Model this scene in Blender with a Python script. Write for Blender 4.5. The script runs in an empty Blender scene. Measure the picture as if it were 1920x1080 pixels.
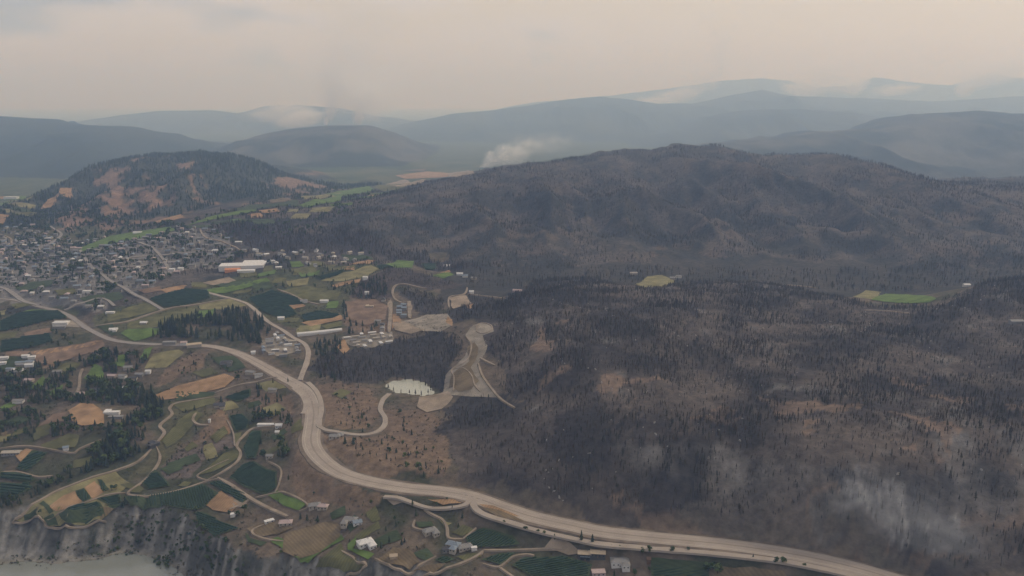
import bpy, math, random
import numpy as np
from mathutils import Vector
from mathutils.geometry import delaunay_2d_cdt
random.seed(7); RNG = np.random.default_rng(11)
S = bpy.context.scene
COL = S.collection
# ------------------------------------------------------------------ camera
F, PITCH, CAMZ = 1600.0, math.atan(358/1600.0), 545.0
SP, CP = math.sin(PITCH), math.cos(PITCH)
cd = bpy.data.cameras.new('camera'); cam = bpy.data.objects.new('camera', cd); COL.objects.link(cam)
cd.sensor_width = 36.0; cd.lens = 36.0*F/1920.0; cd.clip_start = 1.0; cd.clip_end = 60000.0
cam.location = (0, 0, CAMZ); cam.rotation_euler = (math.pi/2 - PITCH, 0, 0)
S.camera = cam
# ------------------------------------------------------------------ sky, sun, exposure
SUN_EL, SUN_AZ = math.radians(40), math.radians(52)      # azimuth clockwise from +Y (view direction)
sun_dir = Vector((math.sin(SUN_AZ)*math.cos(SUN_EL), math.cos(SUN_AZ)*math.cos(SUN_EL), math.sin(SUN_EL)))
W = bpy.data.worlds.new('World'); S.world = W; W.use_nodes = True
nt = W.node_tree; N = nt.nodes; L = nt.links
N.clear()
out = N.new('ShaderNodeOutputWorld'); bg = N.new('ShaderNodeBackground'); bg.inputs[1].default_value = 1.0
sky = N.new('ShaderNodeTexSky'); sky.sky_type = 'NISHITA'; sky.sun_disc = False
sky.sun_elevation = SUN_EL; sky.sun_rotation = SUN_AZ; sky.dust_density = 8.0; sky.altitude = 900
skm = N.new('ShaderNodeMix'); skm.data_type = 'RGBA'; skm.blend_type = 'MULTIPLY'; skm.inputs[0].default_value = 1.0
skm.inputs[7].default_value = (0.08, 0.08, 0.08, 1)
L.new(sky.outputs[0], skm.inputs[6])
tc = N.new('ShaderNodeTexCoord')
# smoke layer overhead: warmer and brighter towards the sun's side, with slow drifting banks
dp = N.new('ShaderNodeVectorMath'); dp.operation = 'DOT_PRODUCT'; dp.inputs[1].default_value = (math.sin(SUN_AZ), math.cos(SUN_AZ), 0.25)
L.new(tc.outputs['Generated'], dp.inputs[0])
mr = N.new('ShaderNodeMapRange'); mr.inputs[1].default_value = -0.15; mr.inputs[2].default_value = 0.8; mr.inputs[3].default_value = 0.0; mr.inputs[4].default_value = 1.0
L.new(dp.outputs['Value'], mr.inputs[0])
mp = N.new('ShaderNodeMapping'); mp.inputs['Scale'].default_value = (1.0, 1.0, 3.2); L.new(tc.outputs['Generated'], mp.inputs[0])
nz = N.new('ShaderNodeTexNoise'); nz.inputs['Scale'].default_value = 4.2; nz.inputs['Detail'].default_value = 5; nz.inputs['Roughness'].default_value = 0.45
L.new(mp.outputs[0], nz.inputs['Vector'])
ad = N.new('ShaderNodeMath'); ad.operation = 'MULTIPLY_ADD'; ad.inputs[1].default_value = 3.8; ad.inputs[2].default_value = -1.85
L.new(nz.outputs[0], ad.inputs[0])
ad2 = N.new('ShaderNodeMath'); ad2.operation = 'ADD'; ad2.use_clamp = True
L.new(ad.outputs[0], ad2.inputs[0]); L.new(mr.outputs[0], ad2.inputs[1])
ramp = N.new('ShaderNodeValToRGB'); L.new(ad2.outputs[0], ramp.inputs[0])
e = ramp.color_ramp.elements
e[0].position = 0.05; e[0].color = (0.48, 0.49, 0.54, 1); e[1].position = 0.95; e[1].color = (0.76, 0.66, 0.545, 1)
m1 = ramp.color_ramp.elements.new(0.45); m1.color = (0.76, 0.68, 0.645, 1)
mix = N.new('ShaderNodeMix'); mix.data_type = 'RGBA'; mix.inputs[0].default_value = 0.82
L.new(skm.outputs[2], mix.inputs[6]); L.new(ramp.outputs[0], mix.inputs[7]); L.new(mix.outputs[2], bg.inputs[0]); L.new(bg.outputs[0], out.inputs[0])
sl = bpy.data.lights.new('sun', 'SUN'); sl.energy = 1.5; sl.angle = math.radians(10); sl.color = (1, 0.9, 0.78)
so = bpy.data.objects.new('sun', sl); COL.objects.link(so); so.rotation_euler = (-sun_dir).to_track_quat('-Z', 'Y').to_euler(); so.location = (800, 300, 900)
S.view_settings.view_transform = 'Standard'; S.view_settings.look = 'None'; S.view_settings.exposure = 0.0; S.view_settings.gamma = 1.0
S.render.engine = 'CYCLES'
S.cycles.use_denoising = True; S.cycles.max_bounces = 14; S.cycles.diffuse_bounces = 2; S.cycles.glossy_bounces = 2
S.cycles.volume_bounces = 12; S.cycles.volume_step_rate = 1.0; S.cycles.volume_max_steps = 256
S.cycles.use_adaptive_sampling = True; S.cycles.adaptive_threshold = 0.02
HAZE_DENSITY = 1.0e-4
HAZE_COLOR = (0.40, 0.60, 1.0, 1)

# ------------------------------------------------------------------ numeric helpers
def px2dir(px, py):
    u = (np.asarray(px, float)-960)/F; v = (np.asarray(py, float)-540)/F
    return u, CP - v*SP, -(SP + v*CP)
def at_z(px, py, z):
    u, fy, fz = px2dir(px, py); t = (z-CAMZ)/fz
    return u*t, fy*t
def at_y(px, py, Y):
    u, fy, fz = px2dir(px, py); t = Y/fy
    return u*t, CAMZ + fz*t
def project(x, y, z):
    dz = z - CAMZ
    depth = y*CP - dz*SP; up = y*SP + dz*CP
    return 960 + F*x/depth, 540 - F*up/depth, depth
def sstep(a, b, x):
    t = np.clip((x-a)/(b-a), 0, 1); return t*t*(3-2*t)
def _hash(ix, iy, seed):
    n = (ix.astype(np.int64)*374761393 + iy.astype(np.int64)*668265263 + seed*974634711) & 0x7fffffff
    n = ((n ^ (n >> 13))*1274126177) & 0x7fffffff
    n = (n ^ (n >> 16)) & 0xffff
    return n/65535.0
def vnoise(x, y, seed=0):
    ix = np.floor(x); iy = np.floor(y); fx = x-ix; fy = y-iy
    fx = fx*fx*fx*(fx*(fx*6-15)+10); fy = fy*fy*fy*(fy*(fy*6-15)+10)
    a = _hash(ix, iy, seed); b = _hash(ix+1, iy, seed); c = _hash(ix, iy+1, seed); d = _hash(ix+1, iy+1, seed)
    return (a*(1-fx)+b*fx)*(1-fy) + (c*(1-fx)+d*fx)*fy
def fbm(x, y, o=4, seed=0, gain=0.5):
    s = 0; a = 1; t = 0
    for k in range(o):
        s = s + a*(vnoise(x*2**k + 17.3*k, y*2**k - 9.1*k, seed+k)*2-1); t += a; a *= gain
    return s/t
def ridged(x, y, o=4, seed=0):
    s = 0; a = 1; t = 0
    for k in range(o):
        s = s + a*(1-np.abs(vnoise(x*2**k + 31.7*k, y*2**k + 5.3*k, seed+k)*2-1)); t += a; a *= 0.5
    return s/t
def inpoly(x, y, poly):
    x = np.asarray(x); y = np.asarray(y); r = np.zeros(x.shape, bool); n = len(poly)
    for i in range(n):
        x1, y1 = poly[i]; x2, y2 = poly[(i+1) % n]
        if y1 == y2: continue
        c = ((y1 > y) != (y2 > y)) & (x < (x2-x1)*(y-y1)/(y2-y1) + x1)
        r ^= c
    return r
def segdist(x, y, pts):
    d = np.full(np.shape(x), 1e9); k = np.zeros(np.shape(x))
    for i in range(len(pts)-1):
        ax, ay = pts[i][:2]; bx, by = pts[i+1][:2]; l2 = (bx-ax)**2+(by-ay)**2 + 1e-9
        t = np.clip(((x-ax)*(bx-ax)+(y-ay)*(by-ay))/l2, 0, 1)
        q = np.hypot(x-ax-t*(bx-ax), y-ay-t*(by-ay)); m = q < d
        d = np.where(m, q, d); k = np.where(m, i+t, k)
    return d, k
def dense(pts, step=0.25):
    """Catmull-Rom through 2-D points"""
    P = [tuple(p) for p in pts]; P = [P[0]]+P+[P[-1]]; o = []
    for i in range(1, len(P)-2):
        p0, p1, p2, p3 = [np.array(q, float) for q in P[i-1:i+3]]
        for t in np.arange(0, 1, step):
            o.append(0.5*((2*p1)+(-p0+p2)*t+(2*p0-5*p1+4*p2-p3)*t*t+(-p0+3*p1-3*p2+p3)*t**3))
    o.append(np.array(P[-2], float)); return o

# ------------------------------------------------------------------ terrain height
CTRL = [(60,972,42),(180,962,43),(320,935,45),(430,985,43),(600,1045,44),(150,900,54),(30,900,54),(300,870,60),(450,900,60),(540,930,62),
 (400,800,78),(500,780,82),(300,760,84),(480,830,74),(650,960,64),(680,1010,58),(800,1060,54),(1000,1050,57),(1200,1060,58),(1400,1078,58),
 (900,1250,40),(1700,1250,45),(300,1300,38),
 (400,650,122),(480,680,116),(540,715,110),(585,760,103),(592,820,97),(630,875,92),(720,905,88),(880,930,82),(1000,970,77),(1150,1005,73),(1300,1025,70),(1500,1050,68),(1650,1075,66),
 (60,850,70),(150,820,80),(60,760,90),(150,760,92),(230,700,102),(60,690,104),(300,690,106),(360,720,98),(0,620,118),(120,640,114),(200,640,120),(300,640,124),
 (100,580,124),(0,520,130),(250,560,130),(400,560,132),(550,580,132),(600,630,122),(650,600,132),(700,650,120),(620,680,112),(640,740,102),(680,700,106),(720,730,103),(770,725,102),
 (820,700,118),(780,660,122),(680,800,97),(760,840,97),(850,900,90),(800,790,106),(880,615,158),(890,660,142),(870,735,122),(940,750,124),(860,770,108),
 (0,450,140),(200,480,136),(350,450,140),(500,500,136),(450,420,146),(700,490,138),(740,525,152),(690,560,140),(790,560,146),(760,610,136),(850,520,142),(850,580,146),(600,470,144),
 (900,870,98),(1000,930,92),(1100,850,122),(1000,780,136),(1000,700,152),(1000,600,172),(950,560,164),(1100,535,178),(1200,800,148),(1300,940,98),(1300,720,162),(1300,600,175),(1250,545,174),
 (1500,900,128),(1450,990,86),(1500,780,162),(1500,650,174),(1500,550,172),(1700,900,140),(1750,1010,84),(1700,750,170),(1700,640,176),(1700,578,170),(1900,1010,108),(1900,860,160),(1900,700,182),(1900,570,205),(1880,528,214),
 (1220,525,150),(1680,553,144),(1400,515,148),(1000,515,144),(1880,500,150),
 (-300,700,100),(-300,550,126),(-300,850,66),(-300,960,42),(2300,700,190),(2300,900,160),(2300,1000,110),(2300,1150,60),(2300,570,215)]
cp = []
for a, b, z in CTRL:
    X, Y = at_z(a, b, z); cp.append((float(X), float(Y), z))
cp += [(-1600,2600,148),(-500,2600,150),(600,2600,150),(1800,2600,155),(-2400,1500,130),(2600,1500,190),(0,3400,160),(-2500,3400,160),(2500,3400,160)]
cp = np.array(cp); cxy = cp[:, :2]/1000.0
def _tps(r2): return np.where(r2 > 1e-12, 0.5*r2*np.log(np.maximum(r2, 1e-12)), 0)
n = len(cp); K = _tps(((cxy[:, None]-cxy[None])**2).sum(-1)) + np.eye(n)*2e-3
Pm = np.c_[np.ones(n), cxy]; A = np.zeros((n+3, n+3)); A[:n, :n] = K; A[:n, n:] = Pm; A[n:, :n] = Pm.T
wts = np.linalg.solve(A, np.r_[cp[:, 2], 0, 0, 0])
def tps(x, y):
    sh = np.shape(x); q = np.c_[np.ravel(x), np.ravel(y)]/1000.0; o = np.zeros(len(q))
    for i in range(0, len(q), 20000):
        b = q[i:i+20000]; r2 = ((b[:, None]-cxy[None])**2).sum(-1)
        o[i:i+20000] = _tps(r2) @ wts[:n] + wts[n] + b @ wts[n+1:]
    return o.reshape(sh)
shore_px = [(-500,1050),(-250,1062),(0,1058),(100,1058),(180,1050),(240,1035),(270,1037),(310,1057),(340,1080),(420,1130),(700,1200),(1100,1300),(1700,1500),(2600,1600)]
shore = np.array([[float(v) for v in at_z(a, b, 0)] for a, b in shore_px])
k = 0.92
HILLS = {
 'burnt': ([(400,410,2700),(520,400,2800),(640,385,2950),(720,370,3050),(850,338,3250),(950,320,3350),(1050,302,3400),(1150,287,3450),(1210,285,3480),(1280,277,3500),(1340,274,3500),(1400,286,3450),(1440,294,3400),(1500,293,3350),(1570,291,3300),(1640,305,3200),(1700,325,3100),(1760,343,3000),(1850,351,3000),(1960,350,3000),(2300,330,3000)], 1350, 1400),
 'knob': ([(20,400,3200),(60,390,3300),(110,365,3500),(150,335,3700),(200,306,3800),(250,295,3850),(330,289,3850),(420,291,3850),(470,302,3850),(520,328,3800),(580,350,3700),(650,364,3600)], 1150, 1000),
 'west': ([(-700,205,6300),(-200,212,6200),(0,218,6200),(60,222,6200),(110,232,6100),(200,238,6000),(270,252,5900),(330,275,5700),(420,305,5400),(480,325,5200)], 1700, 2200),
 'smoking': ([(380,300,6300),(440,270,6300),(480,255,6300),(545,241,6400),(610,235,6400),(690,235,6400),(740,250,6400),(800,280,6300),(850,308,6100),(890,325,6000)], 1500, 1500),
 'east': ([(1340,275,5300),(1380,268,5400),(1470,259,5500),(1550,247,5600),(1640,241,5700),(1700,221,5800),(1750,213,5800),(1830,208,5800),(1920,213,5800),(2100,220,5800),(2600,215,5800)], 1700, 1800),
 'far_west': ([(-600,215,12000),(0,235,12000),(150,232,12000),(230,216,12000),(300,208,12000),(400,207,12000),(450,214,12000),(500,199,12300),(560,196,12300),(620,202,12000),(700,218,12000),(800,235,12000)], 2600, 3000),
 'far_mid': ([(640,262,10500),(700,247,10500),(760,231,10500),(850,213,10500),(930,206,10500),(1000,196,10500),(1040,188,10500),(1080,184,10500),(1130,181,10500),(1180,186,10500),(1230,194,10500),(1300,194,10600),(1380,177,10700),(1430,168,10700),(1480,180,10700),(1560,182,10700),(1650,185,10700),(1750,190,10700),(1920,180,10700),(2500,180,10700)], 2800, 2400),
 'mid_east': ([(1150,262,8300),(1280,243,8400),(1340,216,8500),(1400,206,8500),(1500,204,8500),(1600,211,8500),(1700,232,8400),(1800,240,8300),(2300,240,8300)], 2000, 1600),
 'back': ([(1050,188,15800),(1150,178,15800),(1250,166,15800),(1350,152,15800),(1430,147,15800),(1480,151,15800),(1530,164,15800),(1600,160,15800),(1640,144,15800),(1700,152,15800),(1790,162,15800),(1860,140,15800),(1920,146,15800),(2600,150,15800)], 2600, 3000),
}
HN = list(HILLS)
def far_base(y): return 140 + 0.012*(np.minimum(y, 4200.0)-1800)
def base_z(x, y):
    w = sstep(1500, 2300, y)
    m = w < 1; b = far_base(y)*w
    b[m] += tps(x[m], y[m])*(1-w[m])
    return b
def hill_amp(name, x, y):
    pts, fr, bk = HILLS[name]; cx, cy, cz = [], [], []
    for a, b, Y in pts:
        X, Z = at_y(a, b, Y*k); cx.append(float(X)); cy.append(Y*k); cz.append(float(Z))
    wob = 60*fbm(x/700, y/700, 3, 5)*min(1.5, cy[0]/4000)
    yc = np.interp(x, cx, cy); zc = np.interp(x, cx, cz); am = zc - far_base(yc)
    sc = 1 if cx[0] is None else 1
    edge = sstep(cx[0]-500*k*cy[0]/3000, cx[0], x)*(1-sstep(cx[-1], cx[-1]+500*k*cy[0]/3000, x))
    d = yc - y + wob*0
    t = np.where(d > 0, d/(fr*k), -d/(bk*k)); t = np.clip(t, 0, 1)
    P = 0.62*(0.5+0.5*np.cos(np.pi*t)) + 0.38*(1-t)
    s = cy[0]/3000.0
    g = ridged(x/(260*s), y/(620*s) + 0.3*x/(260*s), 4, 40+len(pts)) - 0.62
    h = am*P + am*(0.95 if name == 'knob' else 0.7)*g*np.clip(P*(1-P)*4, 0, 1) + am*0.03*fbm(x/(70*s), y/(120*s), 4, 9)*sstep(0.1, 0.6, P)
    return np.maximum(h, 0)*edge
def bump(x, y, px, py, z, amp, r, sy=1.0):
    X, Y = at_z(px, py, z); return amp*np.exp(-(((x-X)/r)**2 + ((y-Y)/(r*sy))**2))
# terrain grid: rows get farther apart with distance, columns with them
NR, NC = 800, 720
Y0, Y1 = 380.0, 29000.0
ys = Y0*(Y1/Y0)**(np.linspace(0, 1, NR)); LR = math.log(Y1/Y0)
HW = lambda y: 0.8*(y+500)
us = np.linspace(-1, 1, NC)
GX = us[None, :]*HW(ys)[:, None]; GY = np.repeat(ys[:, None], NC, 1)
bz = base_z(GX, GY)
near = 1 - sstep(2600, 4500, GY)
hills = np.stack([hill_amp(nm, GX, GY) for nm in HN])
hsum = (np.maximum(hills, 1e-6)**5).sum(0)**(1/5.0); LAYER = hills.argmax(0); LAYER[hsum < 9] = -1
GZ = bz + np.where(hsum < 0.5, 0, hsum)
# hummocky burnt ridge in front, calmer farmland
bp = [(905,640),(950,560),(1000,530),(1100,520),(1200,538),(1300,525),(1450,530),(1590,560),(1640,572),(1750,572),(1800,555),(1920,518),(2300,520),(2300,1080),(1750,1090),(1660,1050),(1480,1005),(1300,982),(1150,968),(1050,948),(960,925),(880,895),(835,800),(860,770),(970,770),(930,720),(920,660)]
# first quick caster on the base surface
def make_sampler():
    g = GZ
    def hs(x, y):
        x = np.asarray(x, float); y = np.asarray(y, float)
        r = np.clip(np.log(np.maximum(y, Y0)/Y0)/LR*(NR-1), 0, NR-1.001); ri = r.astype(int)
        # exact in y between two rows
        ya = ys[ri]; yb = ys[ri+1]; fr = np.clip((y-ya)/(yb-ya), 0, 1)
        c = np.clip((x/HW(y)+1)/2*(NC-1), 0, NC-1.001); ci = c.astype(int); fc = c-ci
        return (g[ri, ci]*(1-fc)+g[ri, ci+1]*fc)*(1-fr) + (g[ri+1, ci]*(1-fc)+g[ri+1, ci+1]*fc)*fr
    return hs
hs = make_sampler()
TT = 700*(1.0035)**np.arange(0, 1010)
def cast(px, py):
    """pixel -> first hit on the terrain"""
    u, fy, fz = px2dir(px, py)
    X, Y, Z = u*TT, fy*TT, CAMZ + fz*TT
    below = Z < hs(X, Y)
    if not below.any():
        t = TT[-1]
    else:
        i = int(np.argmax(below)); lo, hi = TT[max(i-1, 0)], TT[i]
        for _ in range(14):
            m = (lo+hi)/2
            if CAMZ+fz*m < hs(u*m, fy*m): hi = m
            else: lo = m
        t = hi
    return float(u*t), float(fy*t)
def castp(pts): return [cast(a, b) for a, b in pts]
BURNT = castp(bp)
bm = inpoly(GX, GY, BURNT)
hum = 11*fbm(GX/150, GY/150, 4, 3) + 9*ridged(GX/80, GY/100, 4, 8) - 5 + 3.2*ridged(GX/26, GY/34, 3, 18)
# soften the mask edge with distance
dB, _ = segdist(GX[:420], GY[:420], BURNT + [BURNT[0]])
edge = np.zeros_like(GX); edge[:420] = np.where(bm[:420], sstep(0, 90, dB), 0)
GZ += hum*edge*near
GZ += bump(GX, GY, 388, 788, 82, 9, 38) + bump(GX, GY, 745, 520, 150, 16, 150, 0.8) + bump(GX, GY, 250, 800, 80, 6, 70) + bump(GX, GY, 150, 790, 82, 8, 60)
GZ += bump(GX, GY, 1650, 905, 140, 16, 110, 0.7) + bump(GX, GY, 1480, 930, 115, 8, 70, 0.7)
GZ += 1.6*fbm(GX/120, GY/120, 3, 21)*near*(1-edge)
ROCKW = castp([(1535,895),(1600,882),(1660,895),(1720,920),(1785,955),(1830,1000),(1790,1030),(1690,1010),(1620,990),(1560,965)])
dR, _ = segdist(GX[:420], GY[:420], ROCKW+[ROCKW[0]]); inR = inpoly(GX[:420], GY[:420], ROCKW)
GZ[:420] += np.where(inR, sstep(0, 25, dR), 0)*(13*(ridged(GX[:420]/20, GY[:420]/60, 4, 95)-0.55) + 5*ridged(GX[:420]/9, GY[:420]/20, 2, 96))
# lake bluff
ysh = np.interp(GX, shore[:, 0], shore[:, 1])
nz1 = fbm(GX/45, GY/300, 4, 60)
d = GY - ysh + 10*nz1
gul = 20*(ridged(GX/38, GY/160, 4, 61)-0.6)
prof = np.where(d < 0, np.maximum(d*0.25, -5), np.where(d < 14, d*0.10, 1.4 + (d-14)*1.0 + (gul + 7*(ridged(GX/13, GY/50, 3, 64)-0.6))*sstep(14, 30, d) + np.maximum(d-70, 0)*1.5))
GZ = np.where((GY < 1300), np.minimum(GZ, prof), GZ)
BLUFF = (np.minimum(GZ, 1e9) >= prof-0.01) & (GY < 1300) & (d > 0)
hs = make_sampler()
# pond basin
pond_px = [(722,722),(735,716),(760,712),(785,714),(800,722),(815,738),(795,741),(770,738),(742,735)]
PZ = 102.0
POND = [tuple(float(v) for v in at_z(a, b, PZ)) for a, b in pond_px]
dP, _ = segdist(GX[:420], GY[:420], POND+[POND[0]]); inP = inpoly(GX[:420], GY[:420], POND)
GZ[:420] = np.where(inP, PZ-2.0, np.where(dP < 45, np.maximum(0.7+PZ, GZ[:420])*sstep(0, 45, dP)+(PZ+0.5)*(1-sstep(0, 45, dP)), GZ[:420]))
hs = make_sampler()
# highway bed
hwy_px = [(-60,560),(20,563),(75,573),(110,580),(135,595),(155,610),(180,625),(215,639),(270,645),(330,646),(400,648),(450,663),(490,684),(530,707),(560,723),(580,744),(588,770),(586,800),(583,825),(590,846),(610,868),(640,887),(690,903),(760,914),(830,921),(885,931),(940,950),(1000,970),(1070,985),(1130,998),(1230,1010),(1350,1020),(1450,1032),(1530,1045),(1600,1062),(1660,1080),(1730,1102),(1850,1150)]
hw = np.array(dense(castp(hwy_px), 0.2)); hz = hs(hw[:, 0], hw[:, 1])
for _ in range(60): hz[1:-1] = (hz[:-2]+2*hz[1:-1]+hz[2:])/4
dH, kH = segdist(GX[:470], GY[:470], hw); rz = np.interp(kH, np.arange(len(hz)), hz)
wH = 1-sstep(14, 36, dH); GZ[:470] = GZ[:470]*(1-wH) + (rz-0.7)*wH
hs = make_sampler()

# ------------------------------------------------------------------ materials
def new_mat(name):
    m = bpy.data.materials.new(name); m.use_nodes = True
    nt = m.node_tree; return m, nt.nodes, nt.links, nt.nodes['Principled BSDF']
def volume_mat(name, col, dens, g=0.0):
    m = bpy.data.materials.new(name); m.use_nodes = True; N = m.node_tree.nodes; L = m.node_tree.links; N.clear()
    o = N.new('ShaderNodeOutputMaterial'); v = N.new('ShaderNodeVolumePrincipled'); v.inputs['Color'].default_value = col; v.inputs['Density'].default_value = dens
    v.inputs['Absorption Color'].default_value = (1, 1, 1, 1); v.inputs['Anisotropy'].default_value = g
    L.new(v.outputs[0], o.inputs['Volume']); return m, N, L, v
def mat(name, col, rough=0.9, var=0.25, scale=0.2, spec=0.2, bump_s=0.0, metallic=0, rows_=None):
    m, N, L, b = new_mat(name)
    tc = N.new('ShaderNodeTexCoord'); nz = N.new('ShaderNodeTexNoise'); nz.inputs['Scale'].default_value = scale; nz.inputs['Detail'].default_value = 6
    geo = N.new('ShaderNodeNewGeometry'); L.new(geo.outputs['Position'], nz.inputs['Vector'])
    rp = N.new('ShaderNodeValToRGB'); rp.color_ramp.elements[0].position = 0.3; rp.color_ramp.elements[1].position = 0.7
    rp.color_ramp.elements[0].color = (*[c*(1-var) for c in col], 1); rp.color_ramp.elements[1].color = (*[min(1, c*(1+var)) for c in col], 1)
    L.new(nz.outputs[0], rp.inputs[0]); L.new(rp.outputs[0], b.inputs['Base Color'])
    if rows_:
        mpp = N.new('ShaderNodeMapping'); mpp.inputs['Rotation'].default_value = (0, 0, rows_); L.new(geo.outputs['Position'], mpp.inputs[0])
        wv = N.new('ShaderNodeTexWave'); wv.inputs['Scale'].default_value = 0.09; wv.inputs['Distortion'].default_value = 1.2; wv.inputs['Detail'].default_value = 3; L.new(mpp.outputs[0], wv.inputs[0])
        r2 = N.new('ShaderNodeMapRange'); r2.inputs[3].default_value = 0.88; r2.inputs[4].default_value = 1.1; L.new(wv.outputs['Fac'], r2.inputs[0])
        vs = N.new('ShaderNodeVectorMath'); vs.operation = 'SCALE'; L.new(rp.outputs[0], vs.inputs[0]); L.new(r2.outputs[0], vs.inputs['Scale']); L.new(vs.outputs[0], b.inputs['Base Color'])
    b.inputs['Roughness'].default_value = rough; b.inputs['Specular IOR Level'].default_value = spec; b.inputs['Metallic'].default_value = metallic
    if bump_s:
        bn = N.new('ShaderNodeBump'); bn.inputs['Strength'].default_value = 0.6; bn.inputs['Distance'].default_value = bump_s
        n2 = N.new('ShaderNodeTexNoise'); n2.inputs['Scale'].default_value = scale*4; n2.inputs['Detail'].default_value = 8
        L.new(geo.outputs['Position'], n2.inputs['Vector']); L.new(n2.outputs[0], bn.inputs['Height']); L.new(bn.outputs[0], b.inputs['Normal'])
    return m
M = {}
def terrain_mat():
    m, N, L, b = new_mat('terrain_cover')
    at = N.new('ShaderNodeAttribute'); at.attribute_name = 'cover'
    geo = N.new('ShaderNodeNewGeometry')
    n1 = N.new('ShaderNodeTexNoise'); n1.inputs['Scale'].default_value = 0.09; n1.inputs['Detail'].default_value = 8; n1.inputs['Roughness'].default_value = 0.65
    L.new(geo.outputs['Position'], n1.inputs['Vector'])
    r = N.new('ShaderNodeMapRange'); r.inputs[1].default_value = 0.3; r.inputs[2].default_value = 0.7; r.inputs[3].default_value = 0.62; r.inputs[4].default_value = 1.38
    L.new(n1.outputs[0], r.inputs[0])
    mx = N.new('ShaderNodeVectorMath'); mx.operation = 'SCALE'; L.new(at.outputs['Color'], mx.inputs[0]); L.new(r.outputs[0], mx.inputs['Scale'])
    L.new(mx.outputs[0], b.inputs['Base Color'])
    b.inputs['Roughness'].default_value = 1.0; b.inputs['Specular IOR Level'].default_value = 0.05
    n2 = N.new('ShaderNodeTexNoise'); n2.inputs['Scale'].default_value = 0.12; n2.inputs['Detail'].default_value = 9; n2.inputs['Roughness'].default_value = 0.6
    L.new(geo.outputs['Position'], n2.inputs['Vector'])
    bn = N.new('ShaderNodeBump'); bn.inputs['Strength'].default_value = 0.5; bn.inputs['Distance'].default_value = 5.0
    L.new(n2.outputs[0], bn.inputs['Height']); L.new(bn.outputs[0], b.inputs['Normal'])
    return m
def foliage(name, c1, c2):
    m, N, L, b = new_mat(name)
    oi = N.new('ShaderNodeObjectInfo'); rp = N.new('ShaderNodeValToRGB')
    rp.color_ramp.elements[0].color = (*c1, 1); rp.color_ramp.elements[1].color = (*c2, 1)
    L.new(oi.outputs['Random'], rp.inputs[0]); L.new(rp.outputs[0], b.inputs['Base Color'])
    b.inputs['Roughness'].default_value = 0.9; b.inputs['Specular IOR Level'].default_value = 0.1
    return m
M['terrain'] = terrain_mat()
M['needle'] = foliage('green_needles', (0.022,0.036,0.026), (0.050,0.064,0.034))
M['leaf'] = foliage('green_leaves', (0.035,0.062,0.026), (0.085,0.115,0.040))
M['scorch'] = foliage('scorched_needles', (0.040,0.033,0.029), (0.085,0.064,0.044))
M['olive'] = foliage('half_burnt_needles', (0.034,0.035,0.028), (0.062,0.058,0.040))
M['ashen'] = foliage('charred_and_ashen_wood', (0.020,0.019,0.020), (0.135,0.125,0.12))
M['char'] = foliage('charred_wood', (0.022,0.021,0.022), (0.060,0.055,0.052))
M['sage'] = foliage('grey_green_scrub', (0.045,0.048,0.034), (0.105,0.095,0.062))
M['bark'] = foliage('bark', (0.06,0.045,0.035), (0.10,0.075,0.055))
M['asphalt'] = mat('sun_bleached_asphalt', (0.325,0.280,0.240), 0.9, 0.12, 0.05)
M['asphalt2'] = mat('grey_asphalt', (0.25,0.23,0.215), 0.9, 0.10, 0.08)
M['median'] = mat('darker_tarmac', (0.25,0.21,0.175), 0.9, 0.08, 0.1)
M['verge'] = mat('dusty_verge', (0.155,0.125,0.10), 1.0, 0.35, 0.07)
M['line'] = mat('road_paint', (0.45,0.40,0.34), 0.7, 0.08, 0.3)
M['dirt'] = mat('pale_dirt', (0.255,0.210,0.165), 1.0, 0.28, 0.06)
M['gravel'] = mat('grey_gravel', (0.25,0.22,0.18), 1.0, 0.32, 0.06, bump_s=0.8)
FC = {'V':(0.034,0.055,0.036),'O':(0.115,0.115,0.055),'G':(0.105,0.160,0.045),'D':(0.055,0.075,0.040),'T':(0.305,0.200,0.118),'B':(0.19,0.135,0.10),'P':(0.27,0.22,0.17),'Y':(0.20,0.185,0.095),'R':(0.25,0.215,0.175),'N':(0.16,0.125,0.08)}
for c, v in FC.items(): M['f'+c] = mat('field_'+{'V':'vine','O':'olive','G':'lawn','D':'orchard','T':'stubble','B':'brown','P':'sand','Y':'dry_grass','R':'rubble','N':'bare'}[c], v, 1.0, 0.34, 0.05, 0.1, bump_s=0.4, rows_={'O':0.5,'D':1.9,'N':-0.7,'Y':0.9,'T':0.35}.get(c))
M['vine'] = mat('vine_leaves', (0.030,0.056,0.038), 0.95, 0.30, 0.12, 0.1)
M['rock'] = mat('pale_rock', (0.30,0.285,0.27), 0.95, 0.3, 0.4, bump_s=0.3)
def water(name, col, rough):
    m, N, L, b = new_mat(name); b.inputs['Base Color'].default_value = (*col, 1); b.inputs['Roughness'].default_value = rough; b.inputs['Specular IOR Level'].default_value = 0.6
    geo = N.new('ShaderNodeNewGeometry'); n2 = N.new('ShaderNodeTexNoise'); n2.inputs['Scale'].default_value = 0.25; n2.inputs['Detail'].default_value = 4
    L.new(geo.outputs['Position'], n2.inputs['Vector']); bn = N.new('ShaderNodeBump'); bn.inputs['Strength'].default_value = 0.25; bn.inputs['Distance'].default_value = 0.5
    L.new(n2.outputs[0], bn.inputs['Height']); L.new(bn.outputs[0], b.inputs['Normal']); return m
M['lake'] = water('lake_water', (0.205,0.22,0.20), 0.12)
M['pond'] = water('sky_toned_pond_water', (0.38,0.39,0.33), 0.07)  # brightness of the reflected sky is put into the pond's base colour
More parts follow.
